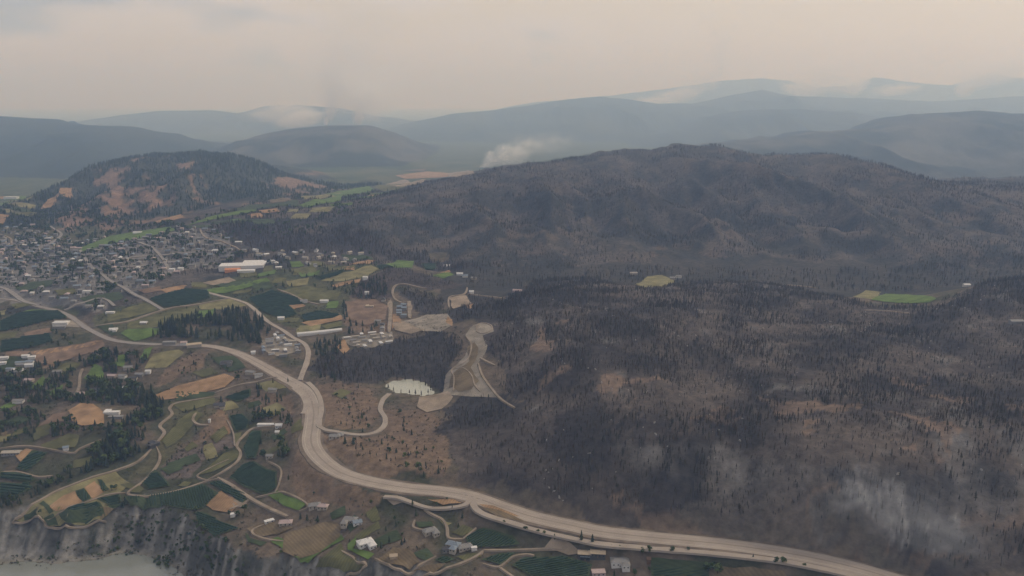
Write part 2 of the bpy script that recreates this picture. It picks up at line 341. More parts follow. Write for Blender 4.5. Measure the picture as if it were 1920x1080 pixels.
for nm, c in {'white':(0.62,0.61,0.60),'cream':(0.38,0.34,0.29),'grey':(0.23,0.225,0.22),'dark':(0.075,0.075,0.08),'tan':(0.42,0.34,0.25),'red':(0.24,0.11,0.085),'orange':(0.75,0.33,0.17),'blue':(0.20,0.24,0.29),'pink':(0.42,0.33,0.32),'brown':(0.15,0.10,0.075),'glass':(0.03,0.035,0.04)}.items():
    M['h_'+nm] = mat('painted_'+nm, c, 0.7 if nm != 'glass' else 0.15, 0.10, 0.5)

# ------------------------------------------------------------------ object helpers
def link(name, me, parent=None):
    o = bpy.data.objects.new(name, me); COL.objects.link(o)
    if parent: o.parent = parent
    return o
def mesh(name, v, f, m=None, smooth=False):
    me = bpy.data.meshes.new(name); me.from_pydata([tuple(map(float, q)) for q in v], [], [tuple(map(int, q)) for q in f]); me.update()
    if m: me.materials.append(m)
    if smooth: me.polygons.foreach_set('use_smooth', [True]*len(me.polygons))
    return me
def tag(o, label=None, cat=None, group=None, kind=None):
    if label: o['label'] = label
    if cat: o['category'] = cat
    if group: o['group'] = group
    if kind: o['kind'] = kind
    return o
# ------------------------------------------------------------------ ground colours
def C3(*c): return np.array(c)
cov = np.zeros((NR, NC, 3))
wx = GX + 26*fbm(GX/60, GY/60, 3, 71); wy = GY + 26*fbm(GX/60, GY/60, 3, 72)
wf = sstep(2600, 4800, GY)
def two(sx, sy, o, seed): return fbm(GX/sx, GY/sy, o, seed)*(1-wf) + fbm(GX/(sx*4.5), GY/(sy*4.5), o, seed+3)*wf
nA = two(90, 90, 5, 80); nB = two(35, 45, 4, 84); nC = two(260, 260, 4, 88)
def mixc(a, b, t): t = np.clip(t, 0, 1)[..., None]; return a*(1-t)+b*t
cov[:] = mixc(C3(0.100,0.086,0.070), C3(0.150,0.120,0.092), 0.5+nA)
cov = mixc(cov, C3(0.066,0.070,0.046), (nB+nC+0.05)*1.7)
farF = sstep(1900, 3000, GY)
forest = mixc(C3(0.040,0.050,0.046), C3(0.075,0.080,0.066), 0.5+1.2*nA)
cov = mixc(cov, mixc(C3(0.060,0.080,0.048), C3(0.125,0.125,0.075), 0.4+1.3*nB*(1-sstep(4000, 6000, GY))), farF)
vz = (GX > -150) & (GY > 1650) & (GY < 2500)
cov = np.where(vz[..., None], mixc(C3(0.045,0.046,0.046), C3(0.072,0.066,0.060), 0.5+nA+nB), cov)
def setL(name, c): 
    global cov
    m = LAYER == HN.index(name); cov = np.where(m[..., None], c, cov)
burn = mixc(C3(0.050,0.045,0.046), C3(0.118,0.099,0.087), 0.47+1.2*nA+0.8*nB)
burn = mixc(burn, C3(0.150,0.118,0.093), (nC+0.8*nB-0.28)*2.2)
burn = mixc(burn, C3(0.150,0.145,0.140), (nB-0.35)*2.5)
burn2 = mixc(C3(0.046,0.048,0.049), C3(0.112,0.098,0.088), 0.42+1.2*nA+0.8*nB); burn2 = mixc(burn2, C3(0.115,0.095,0.082), (nB+0.8*nC-0.3)*1.8)
setL('burnt', burn2); setL('knob', mixc(forest, C3(0.20,0.14,0.108), (nB+1.1*nC-0.14)*3.0)); setL('west', mixc(C3(0.03,0.042,0.045), C3(0.05,0.06,0.055), 0.5+nA)); setL('smoking', mixc(C3(0.030,0.036,0.036), C3(0.11,0.105,0.095), 0.35+1.2*nA+nB))
setL('east', mixc(C3(0.030,0.036,0.036), C3(0.115,0.110,0.098), 0.35+1.2*nA+0.9*nB))
for nm in ('far_west','far_mid','mid_east','back'): setL(nm, mixc(C3(0.035,0.045,0.045), C3(0.07,0.075,0.065), 0.5+nA))
w2x = GX + 75*fbm(GX/70, GY/70, 4, 171); w2y = GY + 75*fbm(GX/70, GY/70, 4, 172)
def zone(px, c, t=1.0, world=None, rough=False):
    global cov
    P = world or castp(px); m = inpoly(w2x, w2y, P) if rough else inpoly(wx, wy, P); cov = np.where(m[..., None], mixc(cov, c, np.ones_like(GX)*t), cov)
    return P
zone(None, burn, 1, BURNT)
dark = mixc(C3(0.046,0.044,0.046), C3(0.075,0.066,0.062), 0.5+nA)
Z_MIDBURN = zone([(580,690),(600,662),(660,655),(700,655),(745,632),(800,622),(850,640),(868,652),(838,700),(832,738),(800,718),(785,708),(740,708),(715,722),(650,720)], dark)
Z_BURN3 = zone([(748,542),(780,545),(830,560),(845,590),(800,592),(775,580),(768,562)], dark)
Z_BURN4 = zone([(650,548),(690,515),(740,502),(800,515),(850,532),(840,545),(770,534),(742,533),(728,570),(690,565)], mixc(C3(0.060,0.052,0.052), C3(0.090,0.074,0.068), 0.5+nA))
Z_BURN5 = zone([(860,560),(880,556),(950,560),(1000,535),(960,600),(920,605),(890,600),(860,605),(850,590)], dark)
Z_BURN6 = zone([(860,745),(935,745),(965,768),(930,790),(860,800),(835,790),(830,772)], dark)
Z_BURN7 = zone([(590,440),(640,425),(700,440),(900,500),(860,512),(800,505),(740,490),(640,475),(560,470),(440,455),(400,425),(480,405)], mixc(C3(0.048,0.046,0.052), C3(0.075,0.068,0.07), 0.5+nA))
brown = mixc(C3(0.155,0.115,0.088), C3(0.21,0.15,0.105), 0.5+nA+nB)
for p in ([(605,725),(650,722),(705,735),(712,760),(715,785),(700,808),(650,805),(605,795)], [(600,815),(700,825),(760,820),(830,850),(850,880),(850,905),(760,900),(680,890),(620,860)], [(720,770),(790,770),(840,800),(860,880),(800,850),(740,820)],
          [(530,860),(580,860),(640,905),(720,935),(700,960),(640,950),(580,930),(530,915)], [(285,715),(310,690),(365,662),(400,655),(385,690),(340,715),(300,730)], [(480,750),(520,728),(555,735),(565,770),(520,785),(480,770)], [(650,560),(720,570),(725,620),(690,640),(650,620),(640,590)]):
    zone(p, brown, 0.85)
zone([(300,880),(330,850),(400,835),(430,820),(440,835),(400,860),(365,892),(330,895)], mixc(C3(0.11,0.095,0.088), C3(0.15,0.12,0.105), 0.5+nA))
zone([(350,845),(362,815),(385,770),(410,765),(430,800),(415,820),(385,830)], mixc(C3(0.17,0.125,0.09), C3(0.30,0.19,0.11), nB+nA+0.4))
zone([(140,655),(70,665),(100,690)], brown)
# brown clearings on the knob, bare patches on the burnt ridge
gold = mixc(C3(0.19,0.135,0.108), C3(0.275,0.185,0.14), 0.5+nB)
for p in ([(148,352),(180,335),(225,328),(245,340),(252,352),(240,375),(228,390),(215,378),(200,352),(170,358)], [(100,428),(118,408),(138,390),(152,410),(165,425),(120,432)], [(270,365),(290,352),(315,345),(320,355),(285,375)],
          [(185,398),(215,385),(235,388),(225,405),(195,410)], [(330,312),(350,300),(370,308),(355,320)], [(350,345),(375,335),(385,345),(360,360)], [(230,303),(250,296),(270,296),(245,308)], [(200,322),(230,314),(235,318),(205,330)], [(500,340),(540,332),(590,345),(600,352),(540,352)], [(190,422),(235,418),(232,432),(196,434)], [(255,355),(262,345),(280,350),(270,362)]):
    zone(p, gold, 0.85, None, True)
tanb = mixc(C3(0.17,0.125,0.095), C3(0.24,0.17,0.125), 0.5+nB+nA)
for p in ([(1425,770),(1450,742),(1480,750),(1510,745),(1560,760),(1530,790),(1470,790)], [(1650,790),(1700,800),(1720,815),(1670,825)], [(1690,720),(1740,715),(1790,735),(1760,745),(1700,740)], [(1270,780),(1330,765),(1335,790),(1280,795)], [(1780,905),(1830,885),(1920,890),(1980,920),(1900,945),(1800,930)], [(1860,760),(1920,750),(1960,780),(1900,800)],
          [(1720,1075),(1740,1030),(1770,1020),(1790,1050),(1770,1090)], [(1470,960),(1520,925),(1560,940),(1545,970)], [(1150,985),(1220,965),(1300,985),(1340,1005),(1250,1005)], [(1600,1020),(1640,1000),(1670,1020),(1640,1040)], [(1000,715),(1060,725),(1050,745),(1000,740)], [(1150,690),(1200,700),(1190,715),(1140,710)], [(1020,620),(1060,610),(1070,640),(1030,650)]):
    zone(p, tanb, 0.6, None, True)
zone([(1340,935),(1470,950),(1600,1000),(1700,1060),(1620,1060),(1500,1035),(1350,1012),(1250,1000),(1260,985)], mixc(C3(0.10,0.092,0.085), C3(0.15,0.125,0.105), 0.5+nA), 0.7)
# rock face above the highway: pale streaks running down the slope
st = ridged(GX/16, GY/130, 4, 95)
zone([(180,604),(230,575),(300,562),(400,530),(470,518),(640,498),(720,500),(660,545),(640,612),(570,622),(500,595),(440,570),(360,600),(300,630),(240,642)], mixc(C3(0.066,0.078,0.042), C3(0.105,0.105,0.058), 0.5+nA+nB), 0.85)
zone([(0,590),(110,575),(180,620),(100,640),(0,660)], mixc(C3(0.066,0.078,0.046), C3(0.11,0.10,0.066), 0.5+nA+nB), 0.7)
zone([(330,760),(410,740),(400,775),(345,830),(300,880),(250,905),(290,840)], mixc(C3(0.075,0.080,0.046), C3(0.12,0.11,0.065), 0.5+nA+nB), 0.7)
gy_, gx_ = np.gradient(GZ); dyr = np.gradient(GY, axis=0); dxc = np.gradient(GX, axis=1); SLOPE = np.hypot(gy_/dyr, gx_/dxc)
steep = sstep(0.50, 0.95, SLOPE + 0.25*nB)*edge
cov = mixc(cov, mixc(C3(0.075,0.072,0.072), C3(0.22,0.205,0.19), 0.5+1.4*nB), steep*0.85)
st = ridged(GX/11, GY/150, 4, 95)*0.6 + 0.4*ridged(GX/26, GY/90, 3, 99)
ROCK = zone(None, mixc(C3(0.085,0.082,0.084), C3(0.31,0.30,0.29), (st-0.58)*4.6 + 0.5*nB), 0.95, ROCKW)
zone([(1380,985),(1440,955),(1560,985),(1640,1030),(1560,1035),(1460,1010)], mixc(C3(0.085,0.08,0.078), C3(0.20,0.185,0.17), (st-0.6)*4+nB), 0.7, None, True)
# town ground
TOWN = zone([(0,455),(60,440),(130,465),(200,455),(330,435),(410,440),(430,470),(420,500),(330,510),(280,540),(230,545),(190,590),(120,580),(70,570),(-60,560),(-60,470)], mixc(C3(0.115,0.115,0.115), C3(0.215,0.20,0.185), 0.5+1.2*nB))
# bluff: pale silt with scrub in the gullies
sg = ridged(GX/14, GY/90, 4, 97)
bl = mixc(C3(0.095,0.096,0.090), C3(0.205,0.197,0.183), (sg-0.52)*2.6+0.3*nA); strata = fbm(GX/160, GZ/2.6, 3, 150); spot = fbm(GX/11, GZ/7+GY/13, 4, 151)
bl = mixc(bl, bl*0.7, 0.3+1.2*strata); bl = mixc(bl, C3(0.235,0.225,0.205), (spot-0.22)*2.4); bl = mixc(bl, C3(0.25,0.24,0.222), (sg-0.62)*3.6); bl = mixc(bl, C3(0.048,0.058,0.042), (0.6*nB+nA+0.8*spot-0.32)*2.4)
bl = mixc(bl, C3(0.20,0.19,0.165), 1-sstep(0.5, 1.3, GZ)) 
cov = np.where(BLUFF[..., None], bl, cov)
cov = np.clip(cov, 0.01, 0.6)

# ------------------------------------------------------------------ ground mesh
idx = np.arange(NR*NC).reshape(NR, NC)
q = np.stack([idx[:-1, :-1], idx[:-1, 1:], idx[1:, 1:], idx[1:, :-1]], -1).reshape(-1, 4)
me = bpy.data.meshes.new('ground'); nv = NR*NC; nq = len(q)
me.vertices.add(nv); me.loops.add(nq*4); me.polygons.add(nq)
me.vertices.foreach_set('co', np.stack([GX, GY, GZ], -1).ravel().astype(np.float32))
me.loops.foreach_set('vertex_index', q.ravel().astype(np.int32))
me.polygons.foreach_set('loop_start', np.arange(0, nq*4, 4, dtype=np.int32)); me.polygons.foreach_set('loop_total', np.full(nq, 4, np.int32))
me.polygons.foreach_set('use_smooth', np.ones(nq, bool))
me.update()
ca = me.color_attributes.new('cover', 'FLOAT_COLOR', 'POINT')
ca.data.foreach_set('color', np.concatenate([cov, np.ones((NR, NC, 1))], -1).ravel().astype(np.float32))
me.materials.append(M['terrain'])
tag(link('ground', me), kind='structure', label='hilly valley ground with burnt slopes, dry grass and pale bluffs')
# water
tag(link('lake', mesh('lake', [(-3500,-1300,0),(3500,-1300,0),(3500,1150,0),(-3500,1150,0)], [(0,1,2,3)], M['lake'])), kind='structure', label='grey green lake below the pale bluffs')
pc = np.mean(POND, 0); pv = [tuple(pc+(np.array(p)-pc)*1.12)+(PZ,) for p in dense(POND+[POND[0]], 0.25)[:-1]]
tag(link('pond', mesh('pond', pv, [tuple(range(len(pv)))][::-1], M['pond'])), kind='structure', label='pond coloured pale like reflected sky among burnt trees below the gravel pit')

# ------------------------------------------------------------------ occupancy raster (keeps trees off roads, fields, houses)
RX0, RX1, RY0, RY1, RC = -2200, 2600, 600, 3600, 4.0
OX = np.arange(RX0, RX1, RC); OY = np.arange(RY0, RY1, RC); OCC = np.zeros((len(OY), len(OX)), bool)
def occ_poly(P):
    P = np.array(P); x0, y0 = P.min(0); x1, y1 = P.max(0)
    i0, i1 = max(0, int((x0-RX0)/RC)), min(len(OX), int((x1-RX0)/RC)+1); j0, j1 = max(0, int((y0-RY0)/RC)), min(len(OY), int((y1-RY0)/RC)+1)
    if i1 <= i0 or j1 <= j0: return
    a, b = np.meshgrid(OX[i0:i1], OY[j0:j1]); OCC[j0:j1, i0:i1] |= inpoly(a, b, [tuple(p) for p in P])
def occ_line(P, w):
    for (x, y) in P:
        i, j = int((x-RX0)/RC), int((y-RY0)/RC); r = int(w/RC)+1
        OCC[max(0, j-r):j+r+1, max(0, i-r):i+r+1] = True
def occupied(x, y):
    i = ((x-RX0)/RC).astype(int); j = ((y-RY0)/RC).astype(int)
    ok = (i >= 0) & (j >= 0) & (i < len(OX)) & (j < len(OY))
    return np.where(ok, OCC[np.clip(j, 0, len(OY)-1), np.clip(i, 0, len(OX)-1)], False)
occ_poly(pv and [p[:2] for p in pv])
# ------------------------------------------------------------------ fields and clearings laid on the ground
def hmax(x, y, r=1.5):
    return max(float(hs(x, y)), float(hs(x-r, y)), float(hs(x+r, y)), float(hs(x, y-r)), float(hs(x, y+r)))
def drape(name, P, m, lift, step=None, mark=True):
    """polygon (world xy) laid over the terrain as a fine sheet with a skirt"""
    P = [np.array(p, float) for p in P]
    Q = []
    cy = np.mean([p[1] for p in P]); step = step or (6.0 if cy < 1400 else 9.0 if cy < 2200 else 22.0)
    for i in range(len(P)):
        a, b = P[i], P[(i+1) % len(P)]; nn = max(1, int(np.hypot(*(b-a))/step))
        for j in range(nn):
            q = a+(b-a)*j/nn; Q.append(q)
    Q = np.array(Q)
    nrm = np.roll(Q, -1, 0)-np.roll(Q, 1, 0); ln = np.hypot(nrm[:, 0], nrm[:, 1])+1e-6
    wob = fbm(Q[:, 0]/23, Q[:, 1]/23, 3, 33)*step*0.42
    Q = Q + np.c_[nrm[:, 1], -nrm[:, 0]]/ln[:, None]*wob[:, None]
    x0, y0 = Q.min(0); x1, y1 = Q.max(0)
    gx, gy = np.meshgrid(np.arange(x0, x1, step), np.arange(y0, y1, step)); gx = gx.ravel()+RNG.uniform(-.2, .2, gx.size)*step; gy = gy.ravel()+RNG.uniform(-.2, .2, gy.size)*step
    m_in = inpoly(gx, gy, [tuple(q) for q in Q])
    dd, _ = segdist(gx, gy, np.vstack([Q, Q[:1]])); m_in &= dd > step*0.45
    pts = [Vector((q[0], q[1])) for q in Q] + [Vector((a, b)) for a, b in zip(gx[m_in], gy[m_in])]
    nb = len(Q); ed = [(i, (i+1) % nb) for i in range(nb)]
    vv, _, ff, _, _, _ = delaunay_2d_cdt(pts, ed, [list(range(nb))], 1, 0.01)
    V = np.array([(v.x, v.y) for v in vv]); z = hs(V[:, 0], V[:, 1])
    for ox, oy in ((2,0),(-2,0),(0,2),(0,-2)): z = np.maximum(z, hs(V[:, 0]+ox, V[:, 1]+oy)-0.15)
    me = mesh(name, np.c_[V, z+lift], [tuple(f) for f in ff], m, True)
    if mark: occ_poly(Q)
    return me, [tuple(q) for q in Q]
def rows(P, m, ang, sp=3.0, wid=1.9, hgt=1.9):
    """hedge-like rows of vines across the polygon"""
    P = np.array(P); c, s = math.cos(ang), math.sin(ang); R = np.array([[c, s], [-s, c]]); Q = P @ R.T
    V, Fc = [], []; y = Q[:, 1].min()+sp
    while y < Q[:, 1].max()-1:
        xs = []
        for i in range(len(Q)):
            a, b = Q[i], Q[(i+1) % len(Q)]
            if (a[1] > y) != (b[1] > y): xs.append(a[0]+(y-a[1])/(b[1]-a[1])*(b[0]-a[0]))
        xs.sort()
        for j in range(0, len(xs)-1, 2):
            a, b = xs[j]+2.5, xs[j+1]-2.5
            if b-a < 6: continue
            t = np.arange(a, b, 9.0); t = np.r_[t, b] if b-t[-1] > 2 else t
            w = np.c_[t*c - y*s, t*s + y*c]; zz = hs(w[:, 0], w[:, 1])+0.6; hh = hgt*(0.85+0.3*RNG.random(len(t)))
            nx, ny = -s*wid/2, c*wid/2; base = len(V)
            for kk in range(len(t)):
                ja = RNG.uniform(0.8, 1.2)
                V += [(w[kk, 0]-nx*ja, w[kk, 1]-ny*ja, zz[kk]), (w[kk, 0]-nx*.6, w[kk, 1]-ny*.6, zz[kk]+hh[kk]), (w[kk, 0]+nx*.6, w[kk, 1]+ny*.6, zz[kk]+hh[kk]), (w[kk, 0]+nx*ja, w[kk, 1]+ny*ja, zz[kk])]
            for kk in range(len(t)-1):
                o = base+kk*4
                Fc += [(o, o+4, o+5, o+1), (o+1, o+5, o+6, o+2), (o+2, o+6, o+7, o+3)]
            Fc += [(base, base+1, base+2, base+3), (base+(len(t)-1)*4+3, base+(len(t)-1)*4+2, base+(len(t)-1)*4+1, base+(len(t)-1)*4)]
        y += sp
    return mesh('vine_rows', V, Fc, m) if V else None
FIELDS = [  # class, pixel outline
 ('Y',[(28,979),(80,937),(140,907),(215,882),(228,895),(247,906),(222,925),(212,955),(190,978),(140,988),(95,988),(82,976)]),
 ('T',[(92,953),(120,930),(140,922),(153,942),(125,957),(105,962)]),('T',[(160,915),(178,902),(195,922),(175,936)]),('N',[(190,955),(212,958),(190,976),(175,972)]),
 ('O',[(225,910),(240,905),(256,908),(246,918)]),('O',[(243,923),(258,911),(270,918),(262,925)]),('O',[(335,912),(345,903),(360,905),(352,914)]),
 ('T',[(380,943),(415,921),(438,935),(446,950),(432,962),(400,957)]),('P',[(437,936),(465,945),(452,953),(438,950)]),
 ('O',[(372,892),(420,851),(446,843),(452,855),(430,870),(400,885)]),('O',[(437,813),(455,810),(443,838)]),
 ('T',[(292,741),(330,725),(420,702),(440,710),(422,727),(345,745),(300,752)]),
 ('Y',[(270,692),(288,664),(335,657),(345,662),(312,690)]),('O',[(320,756),(400,742),(402,758),(345,773)]),('O',[(340,785),(365,770),(382,778),(330,832),(312,842),(302,828)]),
 ('O',[(545,805),(565,785),(568,805),(548,815)]),
 ('G',[(158,711),(177,683),(190,690),(196,712),(176,716)]),('G',[(58,727),(82,703),(86,720),(66,733)]),('G',[(88,737),(118,722),(116,735),(95,742)]),('G',[(214,686),(220,668),(238,664),(234,690)]),('G',[(262,672),(268,656),(290,650),(277,672)]),('G',[(0,765),(20,755),(30,760),(10,768)]),
 ('T',[(127,771),(150,757),(176,758),(196,775),(194,795),(155,800),(135,790)]),('B',[(70,802),(100,778),(125,774),(120,790),(85,797)]),('O',[(78,836),(130,815),(150,817),(140,840),(92,846)]),('T',[(28,855),(50,842),(62,845),(40,868)]),('N',[(0,815),(15,808),(10,820)]),
 ('B',[(58,660),(190,638),(197,655),(150,667),(90,686),(70,680)]),('T',[(62,660),(185,640),(180,646),(70,668)]),('B',[(45,625),(95,615),(98,624),(50,638)]),
 ('G',[(30,590),(60,581),(88,582),(45,592)]),('O',[(216,600),(230,581),(280,568),(298,582),(242,597)]),('O',[(240,605),(300,592),(365,577),(363,592),(300,614),(235,618)]),('G',[(225,626),(240,616),(300,616),(292,630),(252,640)]),('D',[(182,612),(210,606),(222,625),(210,632)]),
 ('G',[(345,547),(440,535),(500,521),(508,529),(420,550),(370,556)]),('Y',[(370,572),(440,560),(466,572),(430,582),(378,580)]),('O',[(530,546),(575,536),(640,548),(632,563),(580,565)]),
 ('T',[(565,606),(637,588),(641,600),(582,613)]),('O',[(600,612),(640,603),(641,612),(612,619)]),('Y',[(600,528),(650,510),(696,498),(711,505),(692,518),(640,528)]),('Y',[(535,527),(580,520),(576,534),(542,538)]),('T',[(535,570),(558,566),(575,575),(540,582)]),
 ('T',[(640,497),(705,490),(690,496)]),('G',[(722,497),(745,489),(776,490),(774,503),(742,503)]),('G',[(812,518),(838,510),(851,516),(832,523)]),('T',[(825,512),(842,507),(846,511)]),('O',[(600,500),(630,497),(622,505)]),
 ('Y',[(1190,534),(1214,519),(1240,516),(1266,527),(1247,538),(1210,541)]),('Y',[(1598,557),(1622,544),(1652,548),(1640,562)]),('G',[(1632,563),(1660,551),(1700,553),(1756,562),(1742,568),(1680,569)]),
 ('P',[(378,531),(430,520),(442,527),(400,536)]),('T',[(300,544),(350,536),(345,545),(312,551)]),('B',[(260,545),(300,538),(305,546),(270,552)]),
 ('G',[(142,469),(210,442),(270,433),(320,426),(332,432),(262,447),(215,456),(152,473)]),('D',[(28,542),(60,529),(102,526),(96,536),(42,548)]),
 ('T',[(290,416),(340,403),(346,409),(302,420)]),('G',[(350,424),(420,402),(480,391),(480,397),(420,408)]),('D',[(420,398),(470,385),(560,376),(560,388),(480,394)]),('G',[(560,386),(640,368),(640,378),(570,390)]),('Y',[(560,370),(640,362),(650,367),(570,376)]),('G',[(610,365),(690,350),(705,357),(650,370)]),('N',[(500,377),(540,372),(550,376),(510,382)]),
 ('P',[(722,345),(760,336),(800,338),(790,346),(740,350)]),('T',[(740,330),(800,322),(850,326),(835,333),(760,336)]),('P',[(840,326),(880,320),(890,327),(850,334)]),('N',[(750,321),(800,317),(795,322)]),('O',[(700,352),(740,344),(760,352),(720,360)]),
 ('N',[(535,1002),(610,981),(640,985),(638,1008),(600,1037),(562,1049),(532,1034)]),('G',[(508,1014),(520,1008),(585,1050),(565,1056)]),('G',[(566,1052),(640,1003),(646,1012),(578,1057)]),('O',[(600,1050),(640,1018),(645,1037),(682,1060),(645,1078),(592,1068)]),
 ('G',[(500,930),(520,921),(575,945),(560,958),(530,950)]),('N',[(463,992),(500,981),(550,990),(520,1004),(482,1006)]),('G',[(652,1022),(668,1008),(662,1030),(702,1040),(690,1050),(652,1032)]),
 ('N',[(708,1050),(738,1027),(768,1035),(788,1055),(768,1074),(732,1063)]),('D',[(776,1040),(800,1031),(815,1044),(797,1054)]),('O',[(845,1000),(868,985),(890,995),(866,1008)]),('N',[(770,1078),(800,1060),(835,1058),(810,1080)]),
 ('P',[(712,932),(745,931),(762,945),(738,951)]),('P',[(1020,1030),(1035,1012),(1060,1016),(1090,1040),(1065,1044)]),('N',[(895,950),(930,955),(1000,985),(930,972)]),('T',[(895,945),(925,948),(975,970),(920,960)]),('T',[(800,938),(850,936),(868,945),(830,952)]),
 ('Y',[(815,970),(850,982),(835,990)]),('D',[(778,980),(810,978),(815,988),(785,992)]),('N',[(1330,1062),(1470,1075),(1480,1095),(1330,1090)]),
 ('R',[(752,604),(780,598),(800,590),(840,588),(850,610),(826,624),(790,620)]),('P',[(735,606),(752,602),(792,620),(770,628),(740,620)]),('T',[(838,592),(850,605),(848,613),(838,608)]),('T',[(736,590),(748,588),(752,606),(735,618)]),('P',[(727,570),(733,562),(736,600),(728,622)]),('P',[(763,566),(772,566),(772,597),(764,598)]),('R',[(640,632),(700,626),(735,622),(738,638),(700,652),(655,648)]),('T',[(632,652),(645,636),(655,655),(645,664)]),
 ('B',[(645,566),(700,562),(728,575),(722,600),(690,612),(650,600)]),('P',[(843,560),(872,552),(885,570),(850,580)]),('T',[(870,575),(888,570),(882,580)]),
 ('R',[(490,640),(520,628),(555,640),(560,660),(520,668),(490,655)]),('R',[(100,600),(135,602),(150,615),(110,614)]),('R',[(755,1038),(760,1038),(770,1050)]),
 ('P',[(785,745),(835,735),(850,745),(828,768),(800,774),(783,765)]),
 ('R',[(872,628),(888,610),(905,605),(924,612),(925,622),(906,630),(914,650),(905,672),(896,684),(905,706),(930,738),(968,766),(935,746),(840,742),(830,738),(836,705),(850,690),(872,668),(880,648)]),
 ('N',[(876,652),(890,642),(897,655),(893,676),(884,690),(896,716),(884,732),(858,736),(842,730),(846,708),(858,695),(878,680)]),
 ('O',[(345,842),(360,830),(372,838),(350,850)]),('D',[(300,880),(335,868),(345,880),(315,892)]),('O',[(395,820),(420,800),(428,812),(405,832)]),('Y',[(480,720),(530,716),(545,728),(500,735)]),('D',[(330,735),(410,735),(400,742),(330,752)]),('D',[(395,672),(440,668),(460,690),(430,698)]),('O',[(360,700),(395,690),(410,700),(380,708)]),('D',[(460,1000),(470,1010),(500,1018),(490,1026),(465,1018)]),('O',[(855,1045),(890,1038),(905,1045),(870,1052)]),('D',[(150,560),(190,552),(200,562),(165,572)]),('D',[(190,552),(225,548),(232,560),(205,568)]),('O',[(20,572),(60,566),(65,572),(30,580)]),('D',[(470,532),(505,528),(515,540),(480,548)]),('O',[(545,505),(590,500),(595,510),(550,517)]),('G',[(560,512),(600,508),(598,516),(565,520)]),('D',[(640,478),(690,480),(700,488),(650,490)]),('O',[(620,740),(640,730),(660,735),(640,748)]),('D',[(400,535),(470,522),(475,530),(420,540)]),('O',[(100,545),(140,540),(145,552),(110,555)]),('D',[(0,795),(40,780),(60,785),(30,800)]),
]
VINES = [  # outline, row angle deg, label
 ([(110,967),(160,946),(185,943),(197,972),(172,978),(126,985)],25,'dark green vineyard block on the narrow bench above the bluff'),
 ([(45,971),(78,957),(80,977),(47,980)],25,'small green vineyard corner at the pointed end of the bench'),
 ([(72,946),(82,940),(100,963),(93,968)],115,'narrow green vine strip across the tan bench field'),
 ([(83,977),(100,967),(110,989),(93,988)],115,'green vine strip between the bench track and the bluff edge'),
 ([(142,922),(156,918),(170,936),(157,942)],115,'green vine block between two tan strips on the bench'),
 ([(181,900),(191,900),(203,919),(195,922)],115,'slim green vine strip below the wooded slope'),
 ([(182,936),(225,930),(226,950),(210,957)],25,'green vine block beside the dark clump at the bluff'),
 ([(233,933),(290,928),(340,920),(378,909),(410,926),(395,940),(380,954),(370,958),(330,953),(290,955),(247,950)],-62,'long dark vineyard with diagonal rows along the bluff top'),
 ([(265,906),(290,883),(300,888),(320,912),(277,918)],20,'triangular vivid green vineyard wedged between pale tracks'),
 ([(363,961),(380,960),(400,971),(450,992),(402,1010),(385,995),(368,980)],-30,'dark green vineyard below the bare orange excavation'),
 ([(393,906),(418,902),(466,934),(455,944),(440,935),(412,919)],-35,'thin dark vine block between two tracks above the excavation'),
 ([(427,898),(455,871),(475,866),(500,881),(520,886),(519,914),(500,929),(482,925)],40,'largest dark green vineyard beside the brown highway embankment'),
 ([(455,842),(471,809),(490,809),(490,830),(480,860),(463,862)],70,'dark vineyard strip below the white sheds'),
 ([(429,781),(455,776),(469,790),(465,804),(441,812)],10,'dark green vine block east of the round knoll'),
 ([(421,746),(470,729),(470,744),(446,755)],15,'dark vine block below the big tan field'),
 ([(28,880),(60,846),(90,850),(80,861),(50,885)],35,'dark green orchard block below the wooded gully'),
 ([(0,884),(30,886),(70,900),(55,905),(0,896)],-10,'dark curved orchard strip above the pale lane'),
 ([(0,906),(55,910),(60,916),(30,932),(0,935)],-10,'dark orchard block below the pale lane'),
 ([(0,641),(95,626),(100,640),(60,652),(0,662)],12,'dark orchard block behind the pinkish fallow strip'),
 ([(0,602),(30,590),(110,584),(126,597),(50,612),(0,622)],10,'dark orchard beside the white barn'),
 ([(280,561),(350,541),(390,546),(396,559),(340,575),(306,577)],10,'broad dark orchard below the pale sheds'),
 ([(466,561),(510,544),(560,560),(571,570),(520,575),(490,580)],15,'broad dark orchard beside the diagonal lane'),
 ([(483,581),(540,573),(560,590),(531,600)],15,'dark orchard block next to the small orange field'),
 ([(562,592),(600,584),(640,590),(625,597),(572,603)],15,'dark orchard block above the orange stubble strip'),
 ([(592,521),(650,506),(642,513),(602,525)],10,'dark orchard strip behind the yellow green meadow'),
 ([(790,496),(820,493),(815,508),(796,506)],10,'dark orchard block at the foot of the burnt hill'),
 ([(900,1051),(930,1041),(965,1038),(937,1060)],40,'dark vine block between the farm lane and the frontage road'),
 ([(962,1062),(985,1047),(1060,1043),(1112,1060),(1105,1085),(1000,1085)],12,'dark curved vineyard below the tan roofed farm buildings'),
 ([(1222,1052),(1320,1058),(1330,1085),(1222,1082)],5,'dark vineyard beside the driveway of the grey roofed house'),
 ([(872,1009),(905,991),(960,1006),(974,1022),(930,1029),(882,1028)],35,'olive green vineyard below the curving frontage road'),
 ([(812,1051),(838,1044),(853,1050),(832,1057)],30,'small vine block beside the dark roofed farm'),
 ([(705,500),(722,497),(740,502),(715,506)],10,'small dark orchard at the rim of the burnt knoll'),
]
